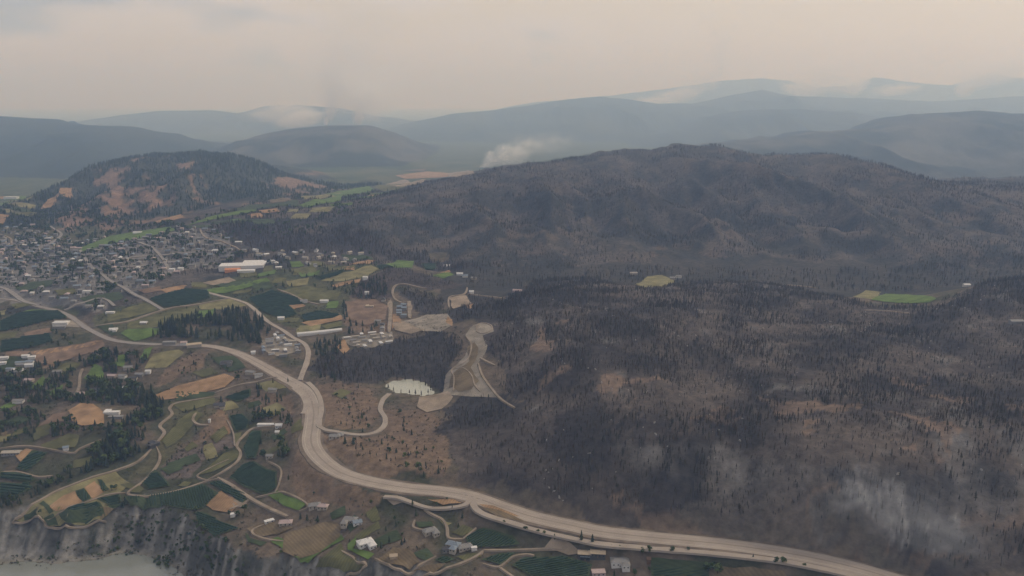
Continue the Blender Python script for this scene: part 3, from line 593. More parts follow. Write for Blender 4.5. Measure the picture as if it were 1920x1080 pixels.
for i, (c, px) in enumerate(FIELDS):
    nm = {'O':'meadow','G':'meadow','D':'meadow','T':'stubble_field','B':'fallow_field','P':'sandy_clearing','Y':'dry_meadow','R':'gravel_yard','N':'fallow_field'}[c]
    W_ = castp(px); cy = np.mean([p[1] for p in W_])
    me, _ = drape(nm, W_, M['gravel'] if c == 'R' else M['f'+c], (0.35 if cy < 1500 else 0.8 if cy < 2500 else 2.0) + (0.0 if c in 'YR' else 0.5 if c != 'N' else 0.65), mark=c != 'R')
    tag(link(nm, me), kind='structure')
for i, (px, ang, lab) in enumerate(VINES):
    W_ = castp(px); cy = np.mean([p[1] for p in W_]); c0 = np.mean(W_, 0)
    orch = 'orchard' in lab
    root = link('orchard' if orch else 'vineyard', None); root.location = (c0[0], c0[1], hs(*c0)); tag(root, lab, 'orchard' if orch else 'vineyard')
    me, Q = drape('soil', W_, M['fD'], 1.15 if cy < 1500 else 1.6); o = link('soil', me, root); o.matrix_parent_inverse = root.matrix_basis.inverted()
    far = cy > 1500
    r = rows(Q, M['vine'], math.radians(ang), 5.0 if orch else 3.0, 3.6 if orch else 2.1, 2.8 if orch else 1.9)
    if r:
        r.name = 'tree_rows' if orch else 'vine_rows'; o = link(r.name, r, root); o.matrix_parent_inverse = root.matrix_basis.inverted(); tag(o, kind='stuff')

def strip(name, P, w, m, lift=0.5, zline=None, skirt=2.5, off=0.0, slope=0.8):
    P = np.array(P); 
    t = np.gradient(P, axis=0); ln = np.hypot(t[:, 0], t[:, 1])+1e-9; nx, ny = -t[:, 1]/ln, t[:, 0]/ln
    w = np.broadcast_to(np.asarray(w, float), (len(P),))
    if zline is None:
        z = np.max([hs(P[:, 0]+nx*w*s, P[:, 1]+ny*w*s) for s in (-.5, -.25, 0, .25, .5)], 0)
        zs = z.copy()
        for _ in range(3): zs[1:-1] = (zs[:-2]+2*zs[1:-1]+zs[2:])/4
        z = np.maximum(z, zs)
    else: z = zline
    V, Fc = [], []
    for i in range(len(P)):
        x, y, zz = P[i, 0]+nx[i]*off, P[i, 1]+ny[i]*off, z[i]+lift; h = w[i]/2; sk = skirt
        V += [(x-nx[i]*(h+sk*slope), y-ny[i]*(h+sk*slope), zz-sk), (x-nx[i]*h, y-ny[i]*h, zz), (x+nx[i]*h, y+ny[i]*h, zz), (x+nx[i]*(h+sk*slope), y+ny[i]*(h+sk*slope), zz-sk)]
    for i in range(len(P)-1):
        o = i*4; Fc += [(o, o+1, o+5, o+4), (o+1, o+2, o+6, o+5), (o+2, o+3, o+7, o+6)] if skirt > 0.05 else [(o+1, o+2, o+6, o+5)]
    o = link(name, mesh(name, V, Fc, m, False)); tag(o, kind='structure')
    if skirt > 0.05: occ_line(P, w.max()/2+3)
    return o
hwid = np.interp(np.arange(len(hw)), [0, 30, 48, 62, 75, 140, len(hw)], [8, 10, 14, 20, 24, 25, 23])
vw = hwid+np.interp(np.arange(len(hw)), [0, 48, 62], [3, 4, 9])+7*fbm(hw[:, 0]/30, hw[:, 1]/30, 3, 77)
strip('road_verge', hw, vw, M['verge'], -0.12, hz, 1.2)
strip('highway', hw[48:], hwid[48:], M['asphalt'], 0.1, hz[48:], 1.6)
strip('road', hw[:49], hwid[:49], M['asphalt2'], 0.08, hz[:49], 1.6)
strip('median_strip', hw[56:], 2.2, M['median'], 0.11, hz[56:], 0)
for sgn in (-1, 1): strip('edge_line', hw[70:], 0.6, M['line'], 0.112, hz[70:], 0, off=sgn*8.2)
ROADS = [
 ([(550,729),(566,742),(573,758),(572,770),(567,777)],7,'asphalt'),([(577,718),(592,733),(601,752),(602,775),(598,797),(604,804),(625,810),(670,816),(700,813),(719,801),(722,785),(713,768),(718,750),(730,739)],7,'asphalt'),
 ([(385,548),(440,562),(470,575),(500,602),(530,620),(550,634),(570,645),(578,660),(575,680),(568,698),(562,714)],8,'asphalt'),([(-40,532),(0,540),(30,556),(45,566),(72,573)],8,'asphalt2'),
 ([(228,538),(255,555),(278,566),(305,582)],7,'asphalt2'),([(180,612),(230,606),(300,584),(360,573),(430,561)],6,'dirt'),([(520,543),(545,552),(575,566),(600,572)],5,'dirt'),
 ([(720,935),(745,936),(770,945),(800,955),(840,956),(872,948),(885,934)],6,'asphalt'),([(886,934),(890,953),(910,969),(960,985),(1010,1000),(1080,1016),(1130,1026),(1220,1033),(1330,1041),(1450,1053),(1540,1069),(1640,1092)],8,'asphalt'),
 ([(412,744),(370,750),(330,757),(318,766),(322,778),(300,798),(308,812),(293,831)],5.5,'dirt'),([(290,835),(260,865),(220,882),(170,897),(110,920),(80,936),(40,970),(22,982)],5,'dirt'),([(293,838),(300,856),(293,876),(270,902),(240,925),(262,931),(310,926),(350,916),(385,904),(410,898)],4.5,'dirt'),
 ([(385,903),(420,884),(445,866),(451,850),(444,836),(455,820),(478,803),(520,800)],5,'dirt'),([(408,896),(440,915),(470,936),(505,955),(540,970)],6.5,'dirt'),([(80,977),(110,965),(160,943),(200,929),(236,925)],3.5,'dirt'),([(25,982),(80,977),(90,990),(140,992),(200,980)],3.5,'dirt'),
 ([(470,936),(450,948),(430,956)],4.5,'dirt'),([(478,934),(515,926),(535,925),(577,948),(560,960)],3.5,'dirt'),([(502,982),(476,993),(476,1003),(500,1012),(532,1016)],3.5,'dirt'),([(640,1034),(665,1050),(686,1062),(648,1082)],3.5,'dirt'),([(702,1048),(730,1061),(765,1079),(795,1056),(818,1044)],3.5,'dirt'),
 ([(790,1084),(845,1064),(890,1046),(906,1034)],4.5,'dirt'),([(905,1058),(935,1064),(960,1046),(985,1041),(1002,1043)],4,'dirt'),([(935,1064),(965,1085)],4,'dirt'),([(795,956),(815,968),(830,976),(838,990),(842,1010),(868,1012)],4.5,'dirt'),([(778,976),(776,990),(802,997)],3.5,'dirt'),([(868,1012),(893,991)],3,'dirt'),([(906,1033),(960,1033),(1020,1031),(1060,1032)],4.5,'dirt'),
 ([(402,738),(450,722),(490,715),(520,708)],5,'dirt'),([(430,862),(405,873),(370,893),(395,903)],3,'dirt'),([(425,788),(432,800),(438,815),(440,838)],3,'dirt'),([(500,865),(526,880),(524,905),(515,926)],3,'dirt'),
 ([(873,630),(884,648),(876,676),(848,694),(852,710),(850,735)],4,'dirt'),([(848,694),(868,691),(884,704),(890,722),(900,735)],3.5,'dirt'),([(897,682),(905,706),(928,738),(966,766)],4.5,'dirt'),([(893,622),(894,612),(905,606),(921,611),(920,620),(905,626),(893,622)],3,'dirt'),([(900,672),(915,680),(928,686)],5,'dirt'),
 ([(800,542),(762,534),(742,536),(736,548),(741,562),(758,570)],5,'dirt'),([(729,625),(732,595),(733,566)],8,'dirt'),([(768,598),(767,566)],8,'dirt'),([(842,578),(843,558),(870,552),(876,540)],4,'dirt'),([(878,552),(920,557),(948,561)],4,'dirt'),
 ([(0,440),(20,448),(24,460),(48,480)],7,'dirt'),([(140,742),(148,728),(150,704),(155,692)],6,'dirt'),([(0,886),(35,886),(70,895),(100,893)],3.5,'dirt'),([(0,842),(30,838),(60,838),(130,850),(150,842),(190,825)],3.5,'dirt'),([(368,775),(362,788),(372,797),(392,798)],5,'dirt'),
 ([(95,425),(115,440),(90,460)],6,'asphalt2'),([(120,500),(200,492),(300,480),(400,470)],7,'asphalt2'),([(60,520),(160,512),(260,500),(330,492)],7,'asphalt2'),([(150,470),(180,510),(240,545)],6,'asphalt2'),([(260,455),(300,480),(320,515)],6,'asphalt2'),
 ([(120,582),(150,570),(190,560),(215,575)],5,'asphalt2'),([(375,430),(385,445),(420,455),(450,470)],6,'dirt'),([(1470,535),(1500,537),(1530,540)],4,'dirt'),([(1620,582),(1670,584),(1705,588)],4,'dirt'),
]
for px, w, mt in ROADS:
    P = castp(px); cy = np.mean([p[1] for p in P])
    D_ = dense(P, 0.12)
    wv = w*(0.72 if mt == 'dirt' else 1.0)*(1.0 if cy < 1500 else 1.15); D_ = np.array(D_); wv = wv*(1+0.22*fbm(D_[:, 0]/25, D_[:, 1]/25, 3, 13))
    if mt == 'dirt': tt = np.linspace(0, 1, len(D_)); wv = wv*(0.35+0.65*np.minimum(1, np.minimum(tt, 1-tt)*8))
    strip('dirt_track' if mt == 'dirt' else 'road', D_, wv, M[mt], 1.3 if cy < 1500 else 1.8, None, 2.2, slope=0.25)

# small garden plots and paddocks filling the gaps between lanes
def plots(px, nn, classes, ang, smin, smax):
    P = castp(px); P_ = np.array(P); x0, y0 = P_.min(0); x1, y1 = P_.max(0); k_ = 0
    for _ in range(nn*30):
        if k_ >= nn: break
        x, y = random.uniform(x0, x1), random.uniform(y0, y1); w, h = random.uniform(smin, smax), random.uniform(smin, smax)*.7; a = math.radians(ang+random.choice((0, 90))+random.uniform(-12, 12)); c, s = math.cos(a), math.sin(a)
        q_ = [(x+c*u*w-s*v*h, y+s*u*w+c*v*h) for u, v in ((-.5+random.uniform(-.12, .12), -.5), (.5, -.5+random.uniform(-.15, .15)), (.5+random.uniform(-.12, .12), .5), (-.5, .5+random.uniform(-.15, .15)))]
        tx = np.array([x]+[p[0] for p in q_]+[(q_[i][0]+q_[i-1][0])/2 for i in range(4)]); ty = np.array([y]+[p[1] for p in q_]+[(q_[i][1]+q_[i-1][1])/2 for i in range(4)])
        if not inpoly(tx[:1], ty[:1], P)[0] or occupied(tx, ty).any(): continue
        cl = random.choice(classes); nm = {'O':'meadow','G':'meadow','D':'meadow','Y':'dry_meadow','T':'stubble_field','N':'fallow_field','B':'fallow_field'}[cl]
        me, _ = drape(nm, q_, M['f'+cl], 0.6 if y < 1500 else 1.1); tag(link(nm, me), kind='structure'); k_ += 1
plots([(190,560),(300,545),(470,510),(640,495),(720,500),(640,560),(640,615),(560,622),(480,560),(360,600),(240,640)], 42, 'DDOOOGYT', 12, 28, 62)
plots([(300,755),(420,735),(480,735),(575,780),(575,850),(520,930),(420,950),(260,905),(290,850)], 26, 'DDOOYYN', 30, 16, 40)
plots([(560,955),(700,940),(880,960),(1060,1020),(1240,1050),(1230,1078),(900,1078),(640,1075),(520,1010)], 26, 'DDOOYN', 25, 14, 34)
plots([(0,780),(130,800),(200,830),(150,880),(0,940)], 14, 'DDOOY', 20, 16, 36)
plots([(0,575),(180,600),(260,650),(200,690),(0,690)], 16, 'DDOOYB', 10, 22, 48)
plots([(330,430),(420,402),(560,380),(700,350),(720,365),(600,400),(440,425)], 30, 'GGDOYT', 15, 50, 120)
plots([(0,365),(120,352),(140,372),(60,400),(0,420)], 16, 'GDOYT', 10, 50, 110)
# ------------------------------------------------------------------ buildings
def boxm(x0, x1, y0, y1, z0, z1):
    return [(x0,y0,z0),(x1,y0,z0),(x1,y1,z0),(x0,y1,z0),(x0,y0,z1),(x1,y0,z1),(x1,y1,z1),(x0,y1,z1)], [(0,3,2,1),(4,5,6,7),(0,1,5,4),(1,2,6,5),(2,3,7,6),(3,0,4,7)]
def gable(x0, x1, y0, y1, z0, rh, ov=0.5):
    x0 -= ov; x1 += ov; y0 -= ov; y1 += ov; ym = (y0+y1)/2; t = 0.35
    V = [(x0,y0,z0-.1),(x1,y0,z0-.1),(x1,y1,z0-.1),(x0,y1,z0-.1),(x0,y0,z0+t),(x1,y0,z0+t),(x1,y1,z0+t),(x0,y1,z0+t),(x0,ym,z0+rh),(x1,ym,z0+rh)]
    return V, [(0,3,2,1),(0,1,5,4),(2,3,7,6),(4,5,9,8),(6,7,8,9),(0,4,8,7,3),(1,2,6,9,5)]
def hip(x0, x1, y0, y1, z0, rh, ov=0.6):
    x0 -= ov; x1 += ov; y0 -= ov; y1 += ov; ym = (y0+y1)/2; q = (y1-y0)/2*0.8
    V = [(x0,y0,z0),(x1,y0,z0),(x1,y1,z0),(x0,y1,z0),(x0+q,ym,z0+rh),(x1-q,ym,z0+rh)]
    return V, [(0,3,2,1),(0,1,5,4),(1,2,5),(2,3,4,5),(3,0,4)]
def arch(x0, x1, y0, y1, z0, rh):
    V, Fc = [], []; nn = 8
    for x in (x0, x1):
        for i in range(nn+1):
            a = math.pi*i/nn; V.append((x, (y0+y1)/2-math.cos(a)*(y1-y0)/2, z0+math.sin(a)*rh))
    for i in range(nn): Fc.append((i, nn+1+i, nn+2+i, i+1))
    Fc += [tuple(range(nn, -1, -1)), tuple(range(nn+1, 2*nn+2)), (0, nn, 2*nn+1, nn+1)]
    return V, Fc
def building(name, x, y, rot, wings, wall, roof, label, cat, group=None, detail=False):
    """wings: (cx, cy, length, depth, height, roof kind, roof height)"""
    L_ = max(w[2] for w in wings)/2
    z = min(float(hs(x+a*L_*.6, y+b*L_*.6)) for a in (-1, 0, 1) for b in (-1, 0, 1)); zc = float(hs(x, y))
    z = max(z, zc-1.5)
    r = link(name, None); r.location = (x, y, z); r.rotation_euler = (0, 0, rot); tag(r, label, cat, group)
    for i, (cx, cy, l, d, h, kind, rh) in enumerate(wings):
        x0, x1, y0, y1 = cx-l/2, cx+l/2, cy-d/2, cy+d/2; h2 = h - i*0.07
        wl = link('wall', mesh('wall', *boxm(x0, x1, y0, y1, -2.5, h2+1.2), M['h_'+wall]), r)
        rm = roof if isinstance(roof, str) else roof[min(i, len(roof)-1)]
        if kind == 'flat': v, f = boxm(x0-.3, x1+.3, y0-.3, y1+.3, h2+1.2, h2+1.2+max(rh, .4))
        elif kind == 'hip': v, f = hip(x0, x1, y0, y1, h2+1.2, rh)
        elif kind == 'arch': v, f = arch(x0-.2, x1+.2, y0-.2, y1+.2, h2+1.2, rh)
        else: v, f = gable(x0, x1, y0, y1, h2+1.2, rh)
        ro = link('roof', mesh('roof', v, f, M['h_'+rm]), r)
        if detail:
            nwin = max(2, int(l/4))
            for s_ in (-1, 1):
                for q in range(nwin):
                    wxp = x0+(q+.5)*l/nwin; yy = y0 if s_ < 0 else y1
                    v, f = boxm(wxp-.8, wxp+.8, yy-.06, yy+.06, 2.0, 3.3)
                    link('window', mesh('window', v, f, M['h_glass']), wl)
            if i == 0:
                v, f = boxm(x0+l*.45, x0+l*.45+1.1, y0-.07, y0+.05, .0, 1.95); link('door', mesh('door', v, f, M['h_brown']), wl)
                if kind in ('gable', 'hip'):
                    v, f = boxm(cx+l*.2-.45, cx+l*.2+.45, cy-.4, cy+.4, h2+1.2, h2+1.2+rh+.9); link('chimney', mesh('chimney', v, f, M['h_grey']), ro)
    occ_line([(x, y)], L_+2)
    return r
def W1(l, d, h=3.2, k='gable', rh=2.4): return [(0, 0, l, d, h, k, rh)]
def W2(l, d, l2, d2, sx=1, h=3.2, k='gable', rh=2.4): return [(0, 0, l, d, h, k, rh), (sx*(l/2-d2/2-.3), -(d/2+l2/2-.4), d2, l2, h, k, rh*.9)]
B = [ # px, py, rot deg, wings, wall, roof, name, label, category
 (455,502,8,[(0,0,100,40,8,'flat',.8),(28,34,62,30,8,'flat',.8)],'white',('white','white'),'packing_shed','wide pale flat roofed packing shed complex at the edge of town','shed'),
 (437,508,8,W1(34,15,5,'gable',2.5),'orange','orange','storage_shed','shed coloured orange as if lit in front of the pale packing complex','shed'),  # orange light on this shed is put into its wall and roof colour
 (462,511,8,W1(38,14,5,'gable',2.2),'white','white','storage_shed','long white shed next to the shed coloured orange as if lit','shed'),
 (604,625,24,W1(72,9,3,'arch',3),'white','white','greenhouse','long thin white greenhouse beside the pine clump','greenhouse'),
 (568,629,20,W1(20,8,3,'arch',2.6),'white','white','greenhouse','short white greenhouse at the end of the long one','greenhouse'),
 (115,608,4,W1(27,14,5,'hip',2.2),'white','white','barn','large white barn beside the highway and dark orchards','barn'),
 (112,615,4,W1(22,10,3.5,'flat',.5),'grey','grey','shed','low grey shed in front of the white barn','shed'),
 (364,650,22,W1(24,13,4,'gable',1.8),'cream','tan','warehouse','tan roofed warehouse at the highway edge by the dry meadow','warehouse'),
 (318,646,8,W1(22,9,4,'flat',.5),'grey','grey','warehouse','flat grey building along the highway','warehouse'),
 (345,647,10,W1(10,8,4),'white','pink','house','pink roofed house between two highway warehouses','house'),
 (685,1020,30,W2(17,11,9,8,1,4,'hip',2.6),'white','white','villa','white roofed villa in a bright green lawn','house'),
 (657,977,-8,W2(16,10,8,7,-1,3.4,'hip',2.6),'cream','grey','villa','grey hip roofed house above the white roofed villa','house'),
 (670,982,20,W1(10,8),'white','blue','garage','blue grey roofed garage beside the grey hip roofed house','garage'),
 (590,950,12,W1(14,9,3.4,'hip',2.6),'cream','grey','house','grey roofed house at the end of the green field','house'),
 (606,952,-8,W1(12,8,3.4,'hip',2.4),'cream','pink','house','brown grey house beside the grey roofed one above the cypress row','house'),
 (505,979,35,W1(11,5,2.5,'flat',.4),'white','white','shed','small white shed by the gravel yard among trees','shed'),
 (536,982,6,W1(15,9,3.2,'hip',2.4),'cream','pink','house','pink roofed house at the brown field edge','house'),
 (437,968,10,W1(5.5,5,2.8,'flat',.3),'white','white','pump_house','tiny white pump house below the bare excavation','shed'),
 (210,776,4,[(0,0,22,7,3.4,'flat',.5),(-8,6,8,9,3.4,'flat',.5)],'white','white','villa','modern flat white house at the end of the tan clearing','house'),
 (217,783,4,W1(20,6,2.5,'flat',.3),'grey','grey','terrace_block','low grey terrace below the modern white house','house'),
 (22,851,5,W1(24,9,3.2,'gable',2),'grey','cream','barn','long cream roofed barn by the gully','barn'),
 (124,843,20,W1(7,6,3),'white','blue','house','small blue roofed house in the wooded gully','house'),
 (289,833,-30,W2(14,9,7,6,1,3.4,'hip',2.2),'dark','dark','house','dark roofed house at the bend of the winding lane','house'),
 (412,763,15,W2(16,9,7,7,1,3.4,'gable',2.6),'cream','dark','house','dark gabled house north of the round knoll','house'),
 (393,792,0,W1(3,3,4,'hip',1),'white','white','water_tank','little white hut standing on the round knoll','hut'),
 (500,798,0,W1(26,6,2.8,'flat',.4),'white','white','shed','long white shed row below the dark grove','shed'),
 (523,801,5,W1(9,7,3.6),'white','white','cottage','white cottage at the end of the long shed row','house'),
 (520,814,0,W1(5,5,3),'cream','white','hut','tiny pale hut below the white cottage','hut'),
 (506,858,0,W1(9,7,3.2),'cream','grey','house','grey roofed house hidden in the green grove','house'),
 (425,682,12,W2(20,10,10,8,1,3.6,'hip',2.6),'grey','dark','villa','dark hip roofed house above the vine terraces','house'),
 (470,700,-15,W1(15,9,3.2),'cream','grey','house','grey gabled house near the highway bend','house'),
 (485,705,10,W1(12,9,3.2),'white','grey','house','white walled house beside the highway bend','house'),
 (512,733,-10,W1(13,8,3.2),'cream','grey','house','grey roofed house below the highway lay-by','house'),
 (475,664,20,W1(7,5,2.8),'white','white','shed','small white shed beside the highway curve','shed'),
 (628,820,0,[(0,0,15,9,3.2,'hip',2.2),(7,5,8,10,3.2,'hip',2)],'cream','grey','house','grey house in a sandy yard inside the road loop','house'),
 (1096,1041,-6,W1(14,9,3.6,'gable',2),'dark','tan','barn','tan roofed dark barn beside the frontage road','barn'),
 (1121,1040,-6,W1(16,9,3.6,'gable',2),'dark','tan','barn','second tan roofed dark barn, closer to the grey roofed house','barn'),
 (1097,1047,-6,W1(10,5,3,'flat',.4),'glass','blue','carport','blue grey lean-to in front of the tan roofed barns','shed'),
 (1162,1056,2,W2(19,11,6,8,1,4.2,'hip',2.2),'white','grey','villa','grey roofed white house with a paved driveway','house'),
 (1122,1076,4,W1(14,8,3.2,'flat',.4),'pink','pink','house','pink flat roofed house below the tan barns','house'),
 (1216,1052,0,W1(4,5,3),'brown','brown','hut','small brown hut at the driveway gate','hut'),
 (806,998,30,W2(15,9,7,7,1,3.4,'hip',2.4),'cream','grey','house','grey roofed house inside the looping driveway','house'),
 (850,1024,-20,W2(15,9,8,7,1,3.4,'hip',2.4),'cream','blue','house','blue grey roofed farmhouse at the track junction','house'),
 (872,1028,20,W1(16,9,3.2,'hip',2.4),'cream','grey','house','pale grey farmhouse beside the white van shed','house'),
 (889,1031,10,W1(6,4,2.6,'flat',.3),'white','white','shed','bright white van shed beside the farm lane','shed'),
 (840,1033,5,W1(12,7,3),'grey','dark','house','dark roofed outbuilding below the blue grey farmhouse','house'),
 (738,1047,10,W1(8,6,3),'tan','tan','hut','sandy coloured hut among the terraced vines','hut'),
 (55,716,0,W1(13,8),'cream','pink','house','pale pink roofed house in the wooded western slope','house'),
 (108,700,10,W1(13,8),'grey','grey','house','grey roofed house beside the curving lane in the pines','house'),
 (155,742,0,W1(14,8),'cream','pink','house','pinkish house at the foot of the curving lane','house'),
 (210,708,-6,W1(14,8),'cream','pink','house','pinkish long house east of the bright lawn','house'),
 (228,731,5,W1(11,7),'white','white','house','small white house under dark pines','house'),
 (278,700,0,W1(8,6,3.4),'white','white','shed','bright white shed below the dry meadow','shed'),
 (240,692,12,W1(13,8),'cream','grey','house','grey house among pines above the pinkish long house','house'),
 (262,705,-8,W1(13,8),'grey','grey','house','grey house beside the bright white shed','house'),
 (250,712,8,W1(12,8),'cream','dark','house','dark roofed house in the pine grove by the white shed','house'),
 (230,708,-8,W1(12,8),'white','grey','house','white walled house in the middle of the pine grove','house'),
 (178,735,3,W1(12,8),'cream','dark','house','dark roofed house east of the curving lane','house'),
 (35,755,5,W1(15,8),'white','grey','house','white walled house on the western slope lawn','house'),
 (213,620,10,W2(14,8,7,6,1),'white','white','house','white farmhouse inside the green orchard fork','house'),
 (270,608,0,W1(12,8),'cream','white','house','small white farmhouse in the long meadow','house'),
 (207,588,5,W1(16,7,3,'flat',.4),'white','white','shed','white U shaped yard shed near the small meadow','shed'),
 (258,438,5,W1(22,10,4),'white','white','hall','white hall at the rim of the green town park','hall'),
 (323,509,5,W1(11,8,5),'white','white','house','bright white house at the town edge near the packing sheds','house'),
 (339,507,5,W1(11,8,4),'white','white','house','second bright white house next to the packing sheds','house'),
 (163,549,5,W1(16,7,4,'flat',.4),'white','white','hall','long white flat building in the lower town','hall'),
 (22,373,0,W1(50,20,7,'flat',1),'white','white','warehouse','distant white warehouse below the western mountain','warehouse'),
 (527,600,10,W1(12,8,4),'white','white','house','white house beside the diagonal lane and orchard','house'),
 (570,567,10,W1(14,9),'white','grey','house','white house in the small clump above the orange field','house'),
 (608,567,0,W1(16,8,3),'white','white','house','white house at the dirt yard below the pine hill','house'),
 (685,524,0,W1(10,8,5),'white','white','house','white house on the pine covered knoll','house'),
 (688,552,0,W1(8,6,4),'white','white','house','tiny white house under the pine covered knoll','house'),
 (693,577,0,[(0,0,16,5,3,'flat',.4),(-5.5,7,5,9,3,'flat',.4)],'cream','tan','house','sandy courtyard house in the brown clearing','house'),
 (884,551,0,W1(9,7,4),'white','white','house','white house at the bend of the burnt ridge lane','house'),
 (970,547,-10,W1(18,8,3),'pink','pink','house','pink roofed house at the end of the ridge lane','house'),
 (838,500,0,W1(14,8),'white','white','house','white house below the burnt hill by the orchard','house'),
 (862,516,0,W1(14,8),'white','white','house','white house beside the bright green paddock','house'),
 (872,520,8,W1(12,8),'white','blue','house','blue roofed house next to the bright green paddock','house'),
 (888,524,-8,W1(11,8),'cream','grey','house','grey roofed house on the paddock lane','house'),
 (1262,524,-10,W1(14,9),'cream','grey','house','grey house at the rim of the lone ridge meadow','house'),
 (1272,521,10,W1(12,8),'white','grey','house','white house behind the lone ridge meadow','house'),
 (1188,515,0,W1(16,8),'cream','cream','house','cream house west of the lone ridge meadow','house'),
 (1812,537,0,W1(13,9,4),'white','white','house','lone white house on the dark eastern slope','house'),
 (1905,605,0,W1(20,9),'grey','grey','house','grey house among burnt trees on the eastern ridge','house'),
]
for px, py, rot, wings, wall, roof, nm, lab, cat in B:
    x, y = cast(px, py); building(nm, x, y, math.radians(rot), wings, wall, roof, lab, cat, detail=(y < 1150 and py > 660 and wings[0][2] > 8))
def scatter_b(px, nn, sep, make):
    P = castp(px); P_ = np.array(P); x0, y0 = P_.min(0); x1, y1 = P_.max(0); got = []; tries = 0
    while len(got) < nn and tries < nn*60:
        tries += 1; x, y = random.uniform(x0, x1), random.uniform(y0, y1)
        if not inpoly(np.array([x]), np.array([y]), P)[0] or occupied(np.array([x]), np.array([y]))[0]: continue
        if any((x-a)**2+(y-b)**2 < sep*sep for a, b in got): continue
        got.append((x, y)); make(x, y)
    return got
# mobile homes and yards
scatter_b([(488,640),(520,626),(556,640),(562,662),(525,672),(490,658)], 22, 11, lambda x, y: building('mobile_home', x, y, math.radians(random.choice((20, 110))+random.uniform(-6, 6)), W1(random.uniform(9, 14), 4.5, 2.8, 'gable', 1.2), random.choice(('white','cream','grey')), random.choice(('white','grey','cream','blue')), 'pale mobile home in the yard between highway and side road', 'mobile home', 'mobile homes beside the side road'))
scatter_b([(645,634),(700,624),(738,624),(742,640),(700,654),(658,650)], 18, 12, lambda x, y: building('mobile_home', x, y, math.radians(random.choice((20, 110))+random.uniform(-6, 6)), W1(random.uniform(9, 14), 5, 2.8, 'gable', 1.3), 'cream', random.choice(('grey','white','cream')), 'pale mobile home in the gravel park above the burnt grove', 'mobile home', 'mobile homes in the gravel park'))
scatter_b([(0,668),(60,668),(65,685),(40,698),(0,694)], 16, 12, lambda x, y: building('row_house', x, y, math.radians(10+random.uniform(-6, 6)), W1(random.uniform(11, 16), 7, 3.2, 'gable', 1.8), 'white', random.choice(('white','white','blue')), 'white roofed house in the cluster below the dark orchard', 'house', 'white roofed houses on the western edge'))
scatter_b([(655,572),(700,562),(728,566),(730,625),(705,620),(690,580)], 16, 14, lambda x, y: building('new_house', x, y, math.radians(random.choice((2, 92))), W1(random.uniform(10, 14), 8, 4.5, 'gable', 2.2), 'cream', random.choice(('grey','dark','grey')), 'new house along the straight street of the sandy subdivision', 'house', 'houses along the sandy subdivision street'))
scatter_b([(748,566),(764,566),(764,598),(748,598)], 10, 12, lambda x, y: building('new_house', x, y, math.radians(2), W1(10, 8, 4.5, 'gable', 2.2), 'grey', 'blue', 'blue roofed new house between the two pale subdivision streets', 'house', 'blue roofed houses between the streets'))
scatter_b([(470,470),(560,465),(660,470),(690,480),(600,510),(510,520),(480,490)], 26, 26, lambda x, y: building('farmhouse', x, y, random.uniform(0, 3.1), W1(random.uniform(11, 15), 8, 4, 'gable', 2.4), random.choice(('white','cream')), random.choice(('white','grey','cream')), 'pale farmhouse between orchards behind the packing sheds', 'house', 'farmhouses behind the packing sheds'))
TC = {'grey':('grey roofed house in the dense valley town','grey roofed town houses'),'dark':('dark roofed house in the dense valley town','dark roofed town houses'),'white':('white roofed house in the dense valley town','white roofed town houses'),'pink':('pinkish roofed house in the dense valley town','pink roofed town houses'),'blue':('blue grey roofed house in the dense valley town','blue roofed town houses')}
TLM = [(cast(a, b), n_) for a, b, n_ in [(230,450,'the long green park'),(450,500,'the pale packing sheds'),(165,550,'the long white hall'),(60,535,'the small dark green field'),(30,460,'the pale switchback road'),(330,510,'the two bright white houses'),(390,445,'the burnt hill foot'),(180,495,'the town centre crossing'),(100,570,'the highway entry'),(290,480,'the upper street'),(110,475,'the knob foot')]]
def town_house(x, y):
    c = random.choices(list(TC), (7, 5, 1, 2, 3))[0]; kk = random.choice((0, 1)); ln_ = random.uniform(9, 16); tl = min(TLM, key=lambda q: (q[0][0]-x)**2+(q[0][1]-y)**2)[1]; sz = 'long' if ln_ > 12.5 else 'small'
    building('town_house', x, y, math.radians(12+90*kk+random.uniform(-8, 8)), W1(ln_, random.uniform(7, 9), random.uniform(3, 4.5), random.choice(('gable','gable','hip','flat')), 2.4), random.choice(('cream','grey','grey')), c, f'{sz} '+TC[c][0].replace('in the dense valley town', f'in town near {tl}'), 'house', f'{sz} {TC[c][1]} near {tl}')
town_px = [(0,425),(60,420),(100,440),(150,455),(200,445),(330,425),(420,435),(470,465),(430,495),(340,508),(290,540),(240,548),(190,590),(120,580),(70,568),(0,556)]
got = scatter_b(town_px, 285, 25, town_house)

# ------------------------------------------------------------------ trees
def conifer(seed, tiers=6, r0=0.17, base=0.12, gap=0.0, sides=8):
    rg = random.Random(seed); V, Fc = [], []
    for t in range(tiers):
        if rg.random() < gap: continue
        f = t/tiers; zb = base+(1-base)*f*0.94; zt = min(1.0, zb+(1-base)/tiers*1.9); r = r0*(1-f)**0.8*rg.uniform(.8, 1.2)+.012
        ox, oy = rg.uniform(-.02, .02), rg.uniform(-.02, .02); o = len(V)
        for s in range(sides):
            a = 2*math.pi*(s+rg.uniform(-.25, .25))/sides; rr = r*(rg.uniform(.95, 1.25) if s % 2 else rg.uniform(.45, .75))
            V.append((ox+rr*math.cos(a), oy+rr*math.sin(a), zb-(.03 if s % 2 else -.02)))
        V.append((ox*.4, oy*.4, zt)); V.append((ox, oy, zb+.05))
        for s in range(sides): Fc += [(o+s, o+(s+1) % sides, o+sides), (o+(s+1) % sides, o+s, o+sides+1)]
    return V, Fc
